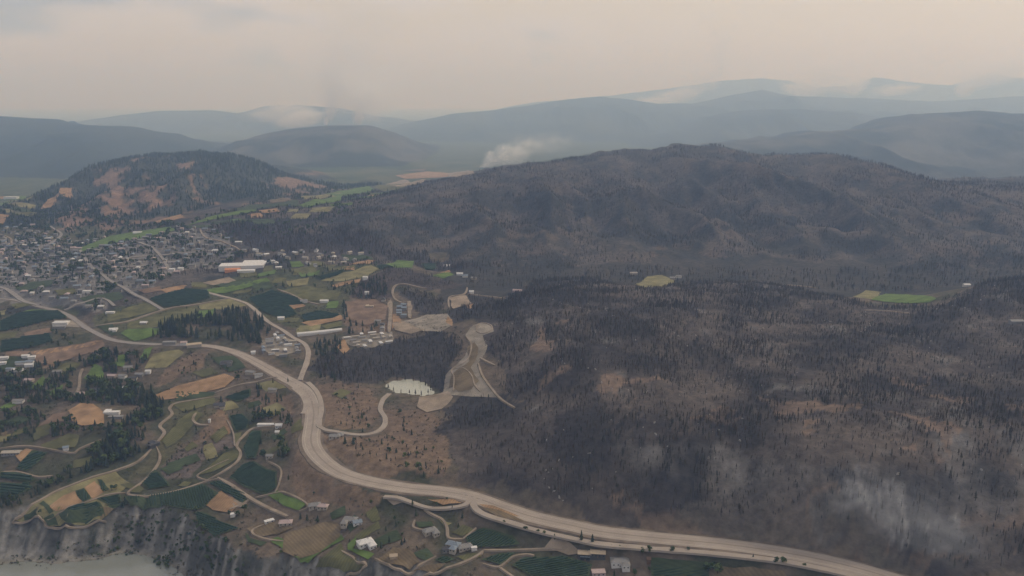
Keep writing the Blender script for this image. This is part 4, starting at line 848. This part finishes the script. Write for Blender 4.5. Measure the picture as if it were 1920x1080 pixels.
def trunk(r=0.016, h=0.95, sides=5, lean=0.0):
    V, Fc = [], []
    for z, q in ((-.05, 1.3), (.4, .8), (h, .15)):
        for s in range(sides): a = 2*math.pi*s/sides; V.append((r*q*math.cos(a)+lean*z*z, r*q*math.sin(a), z))
    for l in range(2):
        for s in range(sides): Fc.append((l*sides+s, l*sides+(s+1) % sides, (l+1)*sides+(s+1) % sides, (l+1)*sides+s))
    return V, Fc
def branches(seed, nn=22, l0=0.13):
    rg = random.Random(seed); V, Fc = [], []
    for i in range(nn):
        z = rg.uniform(.25, .93); a = rg.uniform(0, 6.28); l = l0*(1.1-z)*rg.uniform(.5, 1.3); w = .014; dz = rg.uniform(-.05, .06); o = len(V)
        c, s = math.cos(a), math.sin(a)
        V += [(-s*w, c*w, z-.012), (s*w, -c*w, z-.012), (0, 0, z+.02), (c*l, s*l, z+dz)]; Fc += [(o, o+1, o+3), (o+1, o+2, o+3), (o+2, o, o+3)]
    return V, Fc
def leafy(seed, nn=70, rx=.34, zc=.62, rz=.38):
    rg = random.Random(seed); V, Fc = [], []
    lobes = [(rg.uniform(-.16, .16), rg.uniform(-.16, .16), zc+rg.uniform(-.2, .18), rg.uniform(.45, .75)) for _ in range(6)]
    for i in range(nn):
        lx, ly, lz, lr = lobes[i % 6]
        d = Vector((rg.gauss(0, 1), rg.gauss(0, 1), rg.gauss(0, 1))).normalized(); q = rg.uniform(.65, 1.0)*lr
        p = Vector((lx+d.x*rx*q, ly+d.y*rx*q, lz+d.z*rz*q*.7)); n_ = (d+Vector((rg.uniform(-.6, .6), rg.uniform(-.6, .6), rg.uniform(-.2, .8)))).normalized()
        t = n_.orthogonal().normalized(); b = n_.cross(t); s = rg.uniform(.07, .13); o = len(V)
        V += [tuple(p+t*s), tuple(p+b*s*.9), tuple(p-t*s*1.1), tuple(p-b*s)]; Fc.append((o, o+1, o+2, o+3))
    return V, Fc
PARTS = {
 'pine':[(trunk(), conifer(s, 7, .15+.02*(s % 3), .12), 'bark', 'needle') for s in (1, 2, 3)],
 'leafy':[(trunk(.03, .6), leafy(s), 'bark', 'leaf') for s in (5, 6)],
 'snag':[(trunk(.024, 1.0, 5, .04*(s-20)), branches(s), 'ashen', 'ashen') for s in (19, 20, 21)],
 'scorched':[(trunk(.017), conifer(s, 7, .115, .22, .18), 'char', 'scorch') for s in (31, 32)],
 'halfburnt':[(trunk(.017), conifer(s, 7, .13, .3, .12), 'char', 'olive') for s in (41, 42)],
}
PROTO = {}
PARTS['bush'] = [(trunk(.05, .3), leafy(s, 26, .55, .42, .5), 'bark', 'sage') for s in (8, 9)]
for kd, lst in PARTS.items():
    for i, ((tv, tf), (cv, cf), tm, cm) in enumerate(lst):
        me = mesh('tree_'+kd, tv+cv, tf+[tuple(a+len(tv) for a in f) for f in cf], M[tm]); me.materials.append(M[cm])
        me.polygons.foreach_set('material_index', [0]*len(tf)+[1]*len(cf))
        o = bpy.data.objects.new('tree_pattern', me)        # only a pattern for the stuff forests, not in the scene
        PROTO[kd, i] = (o, mesh('trunk', tv, tf, M[tm]), mesh('crown', cv, cf, M[cm]))
TREES = {kd: [] for kd in PARTS}         # x, y, height, zone tag
def gsample(arr, x, y):
    r = np.clip(np.round(np.log(np.maximum(y, Y0)/Y0)/LR*(NR-1)), 0, NR-1).astype(int); c = np.clip(np.round((x/HW(y)+1)/2*(NC-1)), 0, NC-1).astype(int)
    return arr[r, c]
def plant(P, dens, mix_, h0, h1, zone_tag, thin=0.0, tscale=60, mask=None):
    P_ = np.array(P); x0, y0 = P_.min(0); x1, y1 = P_.max(0); nn = int((x1-x0)*(y1-y0)*dens)
    x = RNG.uniform(x0, x1, nn); y = RNG.uniform(y0, y1, nn); wp = 22*min(1.0, (x1-x0)/300); m = inpoly(x+wp*fbm(x/38, y/38, 3, 141), y+wp*fbm(x/38, y/38, 3, 142), [tuple(p) for p in P_]) & ~occupied(x, y)
    if thin: m &= (fbm(x/tscale, y/tscale, 3, 123)*0.9+0.5 - thin) > RNG.random(nn)*0.8
    if mask is not None: m &= mask(x, y)
    x, y = x[m], y[m]; h = (h0+(h1-h0)*RNG.random(len(x))**1.4)*(0.65+0.7*vnoise(x/70, y/70, 7)); kinds = RNG.choice(len(mix_), len(x), p=[w for _, w in mix_])
    for i, (kd, _) in enumerate(mix_):
        s = kinds == i; TREES[kd] += [(a, b, c, zone_tag) for a, b, c in zip(x[s], y[s], h[s])]
BMIX = [('snag', .50), ('scorched', .30), ('halfburnt', .20)]
notbare = lambda x, y: (gsample(cov[..., 0], x, y) < 0.145) | (RNG.random(len(x)) < 0.25)
plant(BURNT, 0.062, BMIX, 3.5, 10.5, 'ridge', -0.12, 45, notbare)
for Zp, dn in ((Z_MIDBURN, .022), (Z_BURN3, .024), (Z_BURN4, .012), (Z_BURN5, .02), (Z_BURN6, .02)): plant(Zp, dn*1.6, BMIX, 4.5, 11, 'pondgrove')
xb = lambda x, y: (gsample(LAYER, x, y) == HN.index('burnt'))
plant([(-900,1850),(2700,1850),(3000,3300),(-900,3300)], 0.016, [('snag', .40), ('scorched', .25), ('halfburnt', .35)], 6, 12, 'hill', -0.05, 120, xb)
plant(Z_BURN7, .012, BMIX, 9, 15, 'hill')
plant([(1150,1500),(2600,1500),(2600,2100),(1150,2000)], .004, BMIX+[], 9, 14, 'hill', 0, 60, lambda x, y: ~inpoly(x, y, BURNT))
plant([(-100,1600),(1200,1600),(1200,2000),(-100,2000)], .006, BMIX, 9, 14, 'hill', 0, 60, lambda x, y: ~inpoly(x, y, BURNT) & (gsample(cov[..., 0], x, y) < 0.2) & (y > 1750))
kn = lambda x, y: (gsample(LAYER, x, y) == HN.index('knob')) & (gsample(cov[..., 0], x, y) < 0.12)
plant([(-2300,2300),(-200,2300),(-200,3700),(-2300,3700)], 0.006, [('pine', 1)], 11, 17, 'knob', 0, 60, kn)
G = lambda px: castp(px)
PM = [('pine', 1.0)]; PL = [('pine', .6), ('leafy', .4)]; LL = [('leafy', 1.0)]
LAND = {'wood':'the pine wood north of the highway curve','gully':'the wooded gully slope above the bench fields','slope':'the western slope among houses','knoll':'the knoll by the mobile homes','grove':'the grove below the white sheds','road':'the highway verge','scrub':'the dry grass beside the highway','bluff':'the pale lake bluff','town':'the town gardens','hedge':'the farm lanes'}
for px, dn, mx_, h0, h1, tg, th in [
 ([(250,642),(268,622),(300,606),(370,582),(430,574),(500,602),(512,628),(482,650),(400,644),(330,640)], .016, PM, 9, 20, 'wood', .08),
 ([(270,640),(290,612),(330,606),(350,636)], .02, PM, 12, 19, 'wood', 0),
 ([(150,872),(195,802),(262,772),(304,772),(312,790),(284,832),(250,866),(170,892),(120,912),(66,938),(22,974),(0,978),(0,932),(60,918),(100,897)], .040, [('pine', .75), ('leafy', .25)], 7, 16, 'gully', -.1),
 ([(0,702),(60,692),(150,672),(255,656),(272,672),(255,700),(272,740),(200,762),(100,755),(0,762)], .024, [('pine', .75), ('leafy', .25)], 8, 17, 'slope', .0),
 ([(0,770),(70,770),(100,790),(200,800),(140,826),(20,830),(0,840)], .028, PL, 6, 12, 'slope', 0),
 ([(225,740),(300,755),(318,768),(300,775),(250,765)], .02, PM, 11, 18, 'gully', 0),
 ([(475,772),(520,775),(555,782),(560,792),(540,798),(482,790),(478,800)], .028, PL, 8, 15, 'grove', 0),
 ([(488,852),(520,838),(540,826),(546,858),(522,882),(490,878)], .028, PL, 8, 14, 'grove', 0),
 ([(500,962),(520,955),(560,972),(570,985),(545,980),(520,995),(500,985)], .02, PL, 7, 14, 'grove', 0),
 ([(668,1005),(690,1000),(715,1010),(712,1030),(695,1025)], .03, PL, 7, 12, 'grove', 0),
 ([(560,975),(605,985),(612,970),(570,965)], .02, PM, 9, 14, 'grove', 0),
 ([(640,572),(680,592),(722,622),(700,640),(652,626),(640,600)], .006, PM, 9, 15, 'knoll', 0),
 ([(588,632),(640,620),(642,664),(592,668)], .013, PM, 10, 17, 'knoll', 0),
 ([(605,548),(660,530),(720,520),(726,552),(682,560),(640,556)], .012, PM, 9, 15, 'knoll', 0),
 ([(590,665),(640,662),(640,715),(600,715)], .010, [('pine', .3), ('scorched', .7)], 9, 15, 'knoll', 0),
 ([(330,690),(400,658),(440,668),(460,700),(440,735),(390,712),(340,712)], .006, PL, 5, 10, 'scrub', 0),
 ([(480,728),(550,735),(570,775),(520,785),(480,770)], .006, PM, 7, 13, 'scrub', 0),
 ([(600,725),(710,735),(715,800),(605,800)], .003, [('scorched', .7), ('pine', .3)], 5, 10, 'scrub', 0),
 ([(600,815),(760,820),(850,880),(850,908),(680,892),(615,858)], .003, [('scorched', .6), ('pine', .4)], 5, 10, 'scrub', 0),
 ([(530,860),(580,860),(720,935),(700,1000),(640,970),(560,930)], .003, PL, 3, 6, 'scrub', 0),
 ([(700,950),(780,950),(770,1020),(700,1015)], .003, LL, 2.5, 5, 'scrub', 0),
 ([(340,895),(430,822),(440,835),(365,892)], .004, PL, 3, 7, 'scrub', 0),
 ([(0,1000),(120,995),(240,965),(360,970),(400,1015),(560,1070),(400,1080),(330,1060),(260,1030),(120,1050),(0,1055)], .045, LL, 2.0, 6.0, 'bluff', .12),
 ([(150,640),(190,620),(220,645),(180,652)], .008, PL, 7, 12, 'slope', 0),
 ([(120,612),(185,626),(175,640),(140,622)], .010, PL, 6, 11, 'hedge', 0),
 ([(940,1060),(1200,1064),(1230,1080),(1120,1085)], .006, PL, 5, 10, 'hedge', 0),
 ([(640,1010),(860,1010),(900,1060),(720,1075),(640,1050)], .0025, PL, 4, 9, 'hedge', 0),
 ([(440,730),(560,700),(560,730),(480,760)], .003, PL, 6, 11, 'hedge', 0),
 ([(470,470),(690,470),(720,510),(640,560),(470,560),(400,545),(440,500)], .0022, PL, 7, 12, 'hedge', 0),
 ([(190,560),(460,560),(560,620),(500,600),(300,600)], .0015, PL, 7, 12, 'hedge', 0),
 ([(0,580),(200,620),(190,640),(0,690)], .0025, PL, 6, 12, 'hedge', 0),
 ([(0,380),(120,370),(200,400),(340,420),(330,440),(200,458),(60,450),(0,462)], .003, PL, 9, 15, 'town', 0),
 (town_px, .017, [('leafy', .6), ('pine', .4)], 5, 11, 'town', -.1),
 ([(480,380),(700,345),(760,350),(600,440),(420,440),(330,440),(350,420)], .0014, PL, 9, 15, 'town', 0),
]:
    plant(G(px), dn, mx_, h0, h1, tg, th)
# knee-high scrub over the dry ground
low = lambda x, y: (gsample(cov[..., 0], x, y) < 0.24) & ~inpoly(x, y, BURNT)
plant([(-900,840),(250,700),(560,740),(100,900),(-60,1150),(-150,1800),(-1300,1800)], .024, [('bush', 1)], 1.2, 4.4, 'scrub', -.05, 35, low)
plant(BURNT, .006, [('bush', 1)], 1.0, 2.5, 'scrub', -.05, 40)
for px, dn in (([(300,760),(560,760),(580,900),(500,960),(300,900)], .0022), ([(30,985),(240,905),(420,895),(560,960),(470,1000),(380,960),(200,985)], .0016), ([(540,960),(900,960),(1250,1050),(900,1075),(600,1060)], .0022), ([(580,720),(720,735),(860,900),(700,890),(600,800)], .0022)):
    plant(G(px), dn, PL, 4, 10, 'hedge', 0)
# verge trees one can place singly
for px, py, kd, h in [(945,985,'leafy',7),(985,997,'leafy',8),(1008,1002,'leafy',7),(1020,1005,'leafy',7),(1040,1013,'pine',9),(1055,1014,'leafy',5),(1090,1016,'pine',15),(1111,1019,'pine',12),(1147,1030,'leafy',6),(1163,1031,'leafy',6),(1205,1038,'leafy',8),(1218,1036,'leafy',10),(1260,1038,'leafy',9),(1290,1033,'leafy',6),(1455,1058,'leafy',9),(1468,1058,'leafy',9),(1508,1063,'leafy',5),(1412,1047,'pine',6),(1325,1076,'leafy',14),(1345,1078,'leafy',15),(1335,1072,'leafy',13),(822,888,'pine',12),(795,895,'pine',9),(774,951,'pine',11),(780,968,'pine',10),(848,958,'pine',8),(818,948,'leafy',6),(838,937,'leafy',4),(540,716,'pine',8),(512,718,'pine',9),(415,755,'pine',12),(365,770,'pine',10),(306,757,'pine',13),(318,759,'leafy',8),(285,742,'pine',22),(240,885,'leafy',6),(130,905,'leafy',5),(430,965,'leafy',7),(445,967,'leafy',8),(210,920,'leafy',9),(218,918,'leafy',8),(738,737,'halfburnt',11),(752,739,'halfburnt',9),(768,741,'scorched',10),(779,742,'halfburnt',12),(790,743,'halfburnt',10),(803,741,'scorched',11),(808,735,'halfburnt',13),(798,726,'halfburnt',12),(728,728,'halfburnt',9),(745,717,'scorched',12),(760,715,'halfburnt',11),(775,716,'scorched',12),(788,718,'halfburnt',13),(225,945,'pine',12),(235,946,'pine',12),(230,952,'pine',11)]:
    x, y = cast(px, py); TREES[kd].append((x, y, h, 'road' if py > 900 and px > 700 else 'hedge'))
# ------------------------------------------------------------------ the 300 best visible of each kind as things, the rest as stuff
NAMES = {'pine':('pine_tree','dark green conifer','tree'),'leafy':('leafy_tree','round green leafy tree','tree'),'snag':('burnt_snag','bare charred trunk','burnt tree'),'scorched':('scorched_tree','brown scorched conifer','burnt tree'),'halfburnt':('half_burnt_tree','half burnt olive brown conifer','burnt tree')}
WHERE = dict(LAND, ridge='the burnt ridge above the highway', pondgrove='the burnt grove around the pond', hill='the far burnt hill', knob='the knob with brown clearings')
def instancer(name, pts, protos, label):
    me = bpy.data.meshes.new(name); me.vertices.add(len(pts)); me.vertices.foreach_set('co', np.ascontiguousarray(pts[:, :3], np.float32).ravel())
    a = me.attributes.new('tree_size', 'FLOAT_VECTOR', 'POINT'); wd = pts[:, 3]*pts[:, 5]; a.data.foreach_set('vector', np.c_[wd, wd, pts[:, 3]].astype(np.float32).ravel())
    a = me.attributes.new('turn', 'FLOAT_VECTOR', 'POINT'); a.data.foreach_set('vector', np.c_[np.zeros(len(pts)), np.zeros(len(pts)), RNG.uniform(0, 6.28, len(pts))].astype(np.float32).ravel())
    a = me.attributes.new('pattern', 'INT', 'POINT'); a.data.foreach_set('value', pts[:, 4].astype(np.int32))
    ng = bpy.data.node_groups.new(name, 'GeometryNodeTree'); ng.interface.new_socket('Geometry', in_out='INPUT', socket_type='NodeSocketGeometry'); ng.interface.new_socket('Geometry', in_out='OUTPUT', socket_type='NodeSocketGeometry')
    N, L = ng.nodes, ng.links; gi = N.new('NodeGroupInput'); go = N.new('NodeGroupOutput'); jn = N.new('GeometryNodeJoinGeometry')
    def att(nm, dt): q = N.new('GeometryNodeInputNamedAttribute'); q.data_type = dt; q.inputs[0].default_value = nm; return q.outputs[0]
    for i, ob in enumerate(protos):
        ip = N.new('GeometryNodeInstanceOnPoints'); oi = N.new('GeometryNodeObjectInfo'); oi.inputs[0].default_value = ob
        cm = N.new('FunctionNodeCompare'); cm.data_type = 'INT'; cm.operation = 'EQUAL'; cm.inputs[3].default_value = i; L.new(att('pattern', 'INT'), cm.inputs[2])
        L.new(gi.outputs[0], ip.inputs['Points']); L.new(cm.outputs[0], ip.inputs['Selection']); L.new(oi.outputs['Geometry'], ip.inputs['Instance'])
        rt = N.new('FunctionNodeEulerToRotation'); L.new(att('turn', 'FLOAT_VECTOR'), rt.inputs[0]); L.new(rt.outputs[0], ip.inputs['Rotation']); L.new(att('tree_size', 'FLOAT_VECTOR'), ip.inputs['Scale'])
        L.new(ip.outputs[0], jn.inputs[0])
    L.new(jn.outputs[0], go.inputs[0])
    o = link(name, me); md = o.modifiers.new('instances', 'NODES'); md.node_group = ng; tag(o, label, 'forest', kind='stuff'); return o
LM = [(castp([(a, b)])[0], n_) for a, b, n_ in [(1650,940,'the pale streaked rock face'),(900,690,'the gravel pit'),(1490,768,'the wide tan clearing'),(1880,910,'the reddish bare shoulder'),(1250,960,'the grassy foot of the ridge'),(1000,930,'the highway junction'),(870,850,'the ridge nose by the brown slope'),(1690,808,'the small tan clearing'),(1300,780,'the smoky hollow'),(1100,900,'the steep slope over the highway'),(1450,960,'the long slope over the highway'),(1800,1040,'the sandy cutting at the road'),(770,725,'the pale pond'),(640,680,'the side road bend'),
 (210,775,'the modern white house'),(604,625,'the long white greenhouse'),(300,800,'the winding pale lane'),(175,700,'the bright green lawn'),(310,675,'the dry meadow by the highway'),(525,650,'the mobile home yard'),(300,940,'the long bluff vineyard'),(500,790,'the white shed row'),(515,860,'the large dark vineyard'),(400,790,'the round knoll'),(640,770,'the road loop'),(740,870,'the brown slope inside the highway curve'),(690,1020,'the white roofed villa'),(590,950,'the small green field'),(850,1020,'the blue grey farmhouse'),(1160,1055,'the grey roofed white house'),(1330,1060,'the lower frontage road'),(1460,1055,'the upper frontage road'),(980,1000,'the vineyard by the frontage road'),(60,850,'the cream roofed barn'),(30,690,'the white house cluster'),(125,905,'the bench track'),(60,1010,'the western lake bluff'),(280,1000,'the lake bluff by the cove'),(480,1050,'the eastern lake bluff'),(620,900,'the slope under the highway curve'),(115,610,'the white barn'),(400,610,'the pine wood rim'),(680,560,'the sandy subdivision'),(440,700,'the highway bend houses'),(250,600,'the green orchard fork'),(560,560,'the broad orchard lane'),(620,500,'the yellow green meadow'),(230,500,'the town centre'),(60,520,'the western town edge'),(380,470,'the upper town edge')]]
LMX = np.array([p for p, _ in LM])
tot = {}
for kd, lst in TREES.items():
    arr = np.array([(a, b, c) for a, b, c, _ in lst]); zt = np.array([t for *_, t in lst]); z = hs(arr[:, 0], arr[:, 1])
    if kd in ('leafy',): pass
    u, v, dep = project(arr[:, 0], arr[:, 1], z)
    size = np.where((u > 0) & (u < 1920) & (v > 0) & (v < 1085), arr[:, 2]/dep, 0)
    order = np.argsort(-size)[:0 if kd == 'bush' else 300]; solo = set(order.tolist()); tot[kd] = len(lst)
    nm, desc, cat = NAMES.get(kd, ('','','')); nvar = len(PARTS[kd])
    for i in order[:300]:
        vi = int(RNG.integers(nvar)); _, tm, cm = PROTO[kd, vi]
        r = link(nm, None); r.location = (arr[i, 0], arr[i, 1], z[i]-.15*1); s = arr[i, 2]; ws = s*RNG.uniform(.85, 1.3); r.scale = (ws, ws, s); r.rotation_euler = (0, 0, RNG.uniform(0, 6.28))
        lm = LM[int(np.argmin(((LMX-arr[i, :2])**2).sum(1)))][1]; hq = np.quantile(arr[order[:300], 2], (.33, .67)); sz = 'short' if s < hq[0] else 'tall' if s > hq[1] else 'medium sized'
        tag(r, f'{sz} {desc} near {lm}', cat, f'{sz} {desc}s near {lm}')
        link('trunk', tm, r); cr = link('branches' if kd == 'snag' else 'crown', cm, r)
        if kd in ('snag', 'leafy'): tag(cr, kind='stuff')
    rest = np.array([i for i in range(len(lst)) if i not in solo], int)
    if len(rest):
        pts = np.c_[arr[rest, 0], arr[rest, 1], z[rest]-.2, arr[rest, 2], RNG.integers(0, nvar, len(rest)), RNG.uniform(.85, 1.35, len(rest))]
        instancer({'pine':'conifer_wood','leafy':'leafy_wood','bush':'scrub','snag':'burnt_snags','scorched':'scorched_forest','halfburnt':'half_burnt_forest'}[kd], pts, [PROTO[kd, i][0] for i in range(nvar)], {'pine':'many dark green conifers in woods and on hills','leafy':'many small leafy trees and bushes in gardens and on bluffs','bush':'low grey green scrub over the dry slopes','snag':'countless bare charred trunks on the burnt hills','scorched':'countless brown scorched conifers on the burnt hills','halfburnt':'countless half burnt olive conifers on the burnt hills'}[kd])
print('TREES', tot)
# pale boulders and logs on the burnt ridge
RV, RF = [], []
P_ = np.array(BURNT); x = RNG.uniform(-200, 1500, 2600); y = RNG.uniform(850, 1800, 2600); m = inpoly(x, y, BURNT) & (vnoise(x/120, y/120, 55) > .45)
x, y = x[m][:520], y[m][:520]; zz = hs(x, y)
for a, b, c in zip(x, y, zz):
    s = random.uniform(.5, 1.5); el = random.uniform(.6, 2.2); o = len(RV); th = random.uniform(0, 3.14); cc, ss = math.cos(th), math.sin(th)
    for q in [(-1,-.6,-.6),(1,-.8,-.6),(.9,.8,-.6),(-.8,.7,-.6),(-.5,-.4,.8),(.6,-.3,1),(.5,.5,.7),(-.4,.4,.9)]:
        px_, py_ = q[0]*s*el, q[1]*s; RV.append((a+cc*px_-ss*py_, b+ss*px_+cc*py_, c+q[2]*s))
    RF += [(o,o+3,o+2,o+1),(o+4,o+5,o+6,o+7),(o,o+1,o+5,o+4),(o+1,o+2,o+6,o+5),(o+2,o+3,o+7,o+6),(o+3,o,o+4,o+7)]
tag(link('boulders', mesh('boulders', RV, RF, M['rock'])), 'pale boulders strewn over the burnt ridge', 'boulders', kind='stuff')
# ------------------------------------------------------------------ smoke
def ball(name, sub=2):
    import bmesh
    b = bmesh.new(); bmesh.ops.create_icosphere(b, subdivisions=sub, radius=1.0); me = bpy.data.meshes.new(name); b.to_mesh(me); b.free(); return me
def smoke_mat(name, dens, col, scale=2.2, lo=0.38, hi=0.62, stretch=(1, 1, 1)):
    m, N, L, v = volume_mat(name, col, dens)
    tc = N.new('ShaderNodeTexCoord'); ln = N.new('ShaderNodeVectorMath'); ln.operation = 'LENGTH'; L.new(tc.outputs['Object'], ln.inputs[0])
    fo = N.new('ShaderNodeMapRange'); fo.interpolation_type = 'SMOOTHSTEP'; fo.inputs[1].default_value = 0.97; fo.inputs[2].default_value = 0.15; fo.inputs[3].default_value = 0; fo.inputs[4].default_value = 1; L.new(ln.outputs['Value'], fo.inputs[0])
    mp = N.new('ShaderNodeMapping'); mp.inputs['Scale'].default_value = stretch; L.new(tc.outputs['Object'], mp.inputs[0])
    nz = N.new('ShaderNodeTexNoise'); nz.inputs['Scale'].default_value = scale; nz.inputs['Detail'].default_value = 4; L.new(mp.outputs[0], nz.inputs['Vector'])
    r = N.new('ShaderNodeMapRange'); r.inputs[1].default_value = lo; r.inputs[2].default_value = hi; r.inputs[3].default_value = 0.0; r.inputs[4].default_value = 1.0; L.new(nz.outputs[0], r.inputs[0])
    a = N.new('ShaderNodeMath'); a.operation = 'MULTIPLY'; L.new(fo.outputs[0], a.inputs[0]); L.new(r.outputs[0], a.inputs[1])
    b = N.new('ShaderNodeMath'); b.operation = 'MULTIPLY'; b.inputs[1].default_value = dens; L.new(a.outputs[0], b.inputs[0]); L.new(b.outputs[0], v.inputs['Density'])
    return m
def puffs(name, label, lst, col=(0.93, 0.95, 0.97, 1), group=None):
    """lst: (px, py, Y, half-width px, half-height px, depth factor, optical depth, roll deg)"""
    x0, z0 = at_y(lst[0][0], lst[0][1], lst[0][2]); r = link(name, None); r.location = (float(x0), lst[0][2], float(z0)); tag(r, label, 'smoke', group, 'stuff')
    for i, (px, py, Y, hw_, hh, df, tau, roll) in enumerate(lst):
        x, z = at_y(px, py, Y); s = Y/F; rx, rz = hw_*s, hh*s; ry = rx*df
        me = ball('puff'); me.materials.append(smoke_mat('smoke', tau/(max(ry, 1)*0.9), col, 2.0+0.6*(i % 3), 0.36, 0.66))
        o = link('puff', me, r); o.location = (float(x)-r.location.x, Y-r.location.y, float(z)-r.location.z); o.scale = (rx, ry, rz); o.rotation_euler = (0, math.radians(-roll), i*0.7*0); tag(o, kind='stuff')
    return r
YV = 4700
puffs('smoke_plume', 'white smoke plume rising from the valley floor behind the burnt hill', [(893,322,YV,15,6,1,3.0,25),(908,313,YV,15,9,1,3.0,40),(920,303,YV,20,15,1,3.0,10),(918,291,YV,14,12,1,2.2,30),(938,299,YV,24,17,1,2.2,0),(942,281,YV,24,16,1,1.4,20),(962,290,YV,40,26,1,2.0,0),(985,274,YV,48,26,1,1.1,5),(1030,268,YV,70,28,1,.6,5)])
YS = 6050
puffs('smoke_plume', 'thin white smoke column on the round hilltop', [(611,228,YS,6,12,1,6,0),(619,208,YS,16,26,1,3.2,-8),(634,170,YS,44,60,1,2.6,-10),(650,115,YS,85,70,1,1.1,-6),(665,40,YS,120,75,1,.6,-6)])
puffs('smoke_plume', 'pale smoke drifting off the right shoulder of the round hilltop', [(672,220,YS,14,20,1,4.0,-5),(690,185,YS,60,55,1,3.4,-12)])
puffs('smoke_plume', 'pale smoke veil at the left shoulder of the round hill', [(560,222,YS+350,65,24,.8,4.4,8),(520,208,YS+600,90,26,.8,2.6,5)])
YB = 12200
for lab, l in (('low white smoke hugging the far ridge at its left saddle', [(1262,182,YB,60,20,.6,3.6,8),(1215,190,YB,50,13,.6,2.2,5),(1305,160,YB,60,26,.6,1.8,20)]),
               ('white smoke bank filling the saddle beyond the peaked far ridge', [(1505,166,YB,55,24,.6,3.6,-10),(1560,150,YB,70,30,.6,2.0,-15)]),
               ('white smoke streaming down the far rounded summit', [(1605,160,YB,34,22,.6,3.6,25),(1680,168,YB,60,15,.6,2.4,5)]),
               ('bright smoke column on the far eastern ridge', [(1808,168,YB,22,17,.6,5.0,0),(1838,148,YB,60,24,.6,3.0,10),(1885,135,YB,80,30,.6,1.8,10)]),
               ('narrow smoke wisp rising above the peaked far ridge', [(1345,135,YB,18,45,.8,1.2,-8),(1352,85,YB,28,50,.8,.9,-8)])):
    puffs('smoke_plume', lab, l)
cxr, cyr = cast(1655, 955)
puffs('smoke_plume', 'thin smoke veil drifting over the pale rock face', [(1600,935,cyr-15,90,45,.45,.24,20),(1690,965,cyr-15,190,90,.4,.26,-25),(1790,1020,cyr-40,150,80,.5,.28,-30)], (0.9,0.94,1,1))
# broad smoke bank over the distant valleys
bkm, _, _, _ = volume_mat('smoke_bank', (0.52, 0.75, 1.0, 1), 1.15e-4, 0.2)
bx = [(sx*24300, yy, zz) for zz in (-6, 950) for yy in (2700, 29150) for sx in (-1, 1)]
o = link('smoke_bank', mesh('smoke_bank', bx, [(0,2,3,1),(4,5,7,6),(0,1,5,4),(2,6,7,3),(0,4,6,2),(1,3,7,5)], bkm)); tag(o, 'broad pale smoke bank lying over the distant ridges', 'smoke', kind='stuff')
# ------------------------------------------------------------------ haze
hzm, _, _, _ = volume_mat('smoky_air', HAZE_COLOR, HAZE_DENSITY, 0.3)
HZT = 1450.0
bx = [(sx*24500, yy, zz) for zz in (-7, HZT) for yy in (-1500, 29300) for sx in (-1, 1)]
hz_o = link('haze', mesh('haze', bx, [(0,2,3,1),(4,5,7,6),(0,1,5,4),(2,6,7,3),(0,4,6,2),(1,3,7,5)], hzm))
tag(hz_o, 'thin bluish smoke haze filling the whole valley air', 'haze', kind='stuff')
print('terrain max', GZ.max(), 'haze top', HZT)
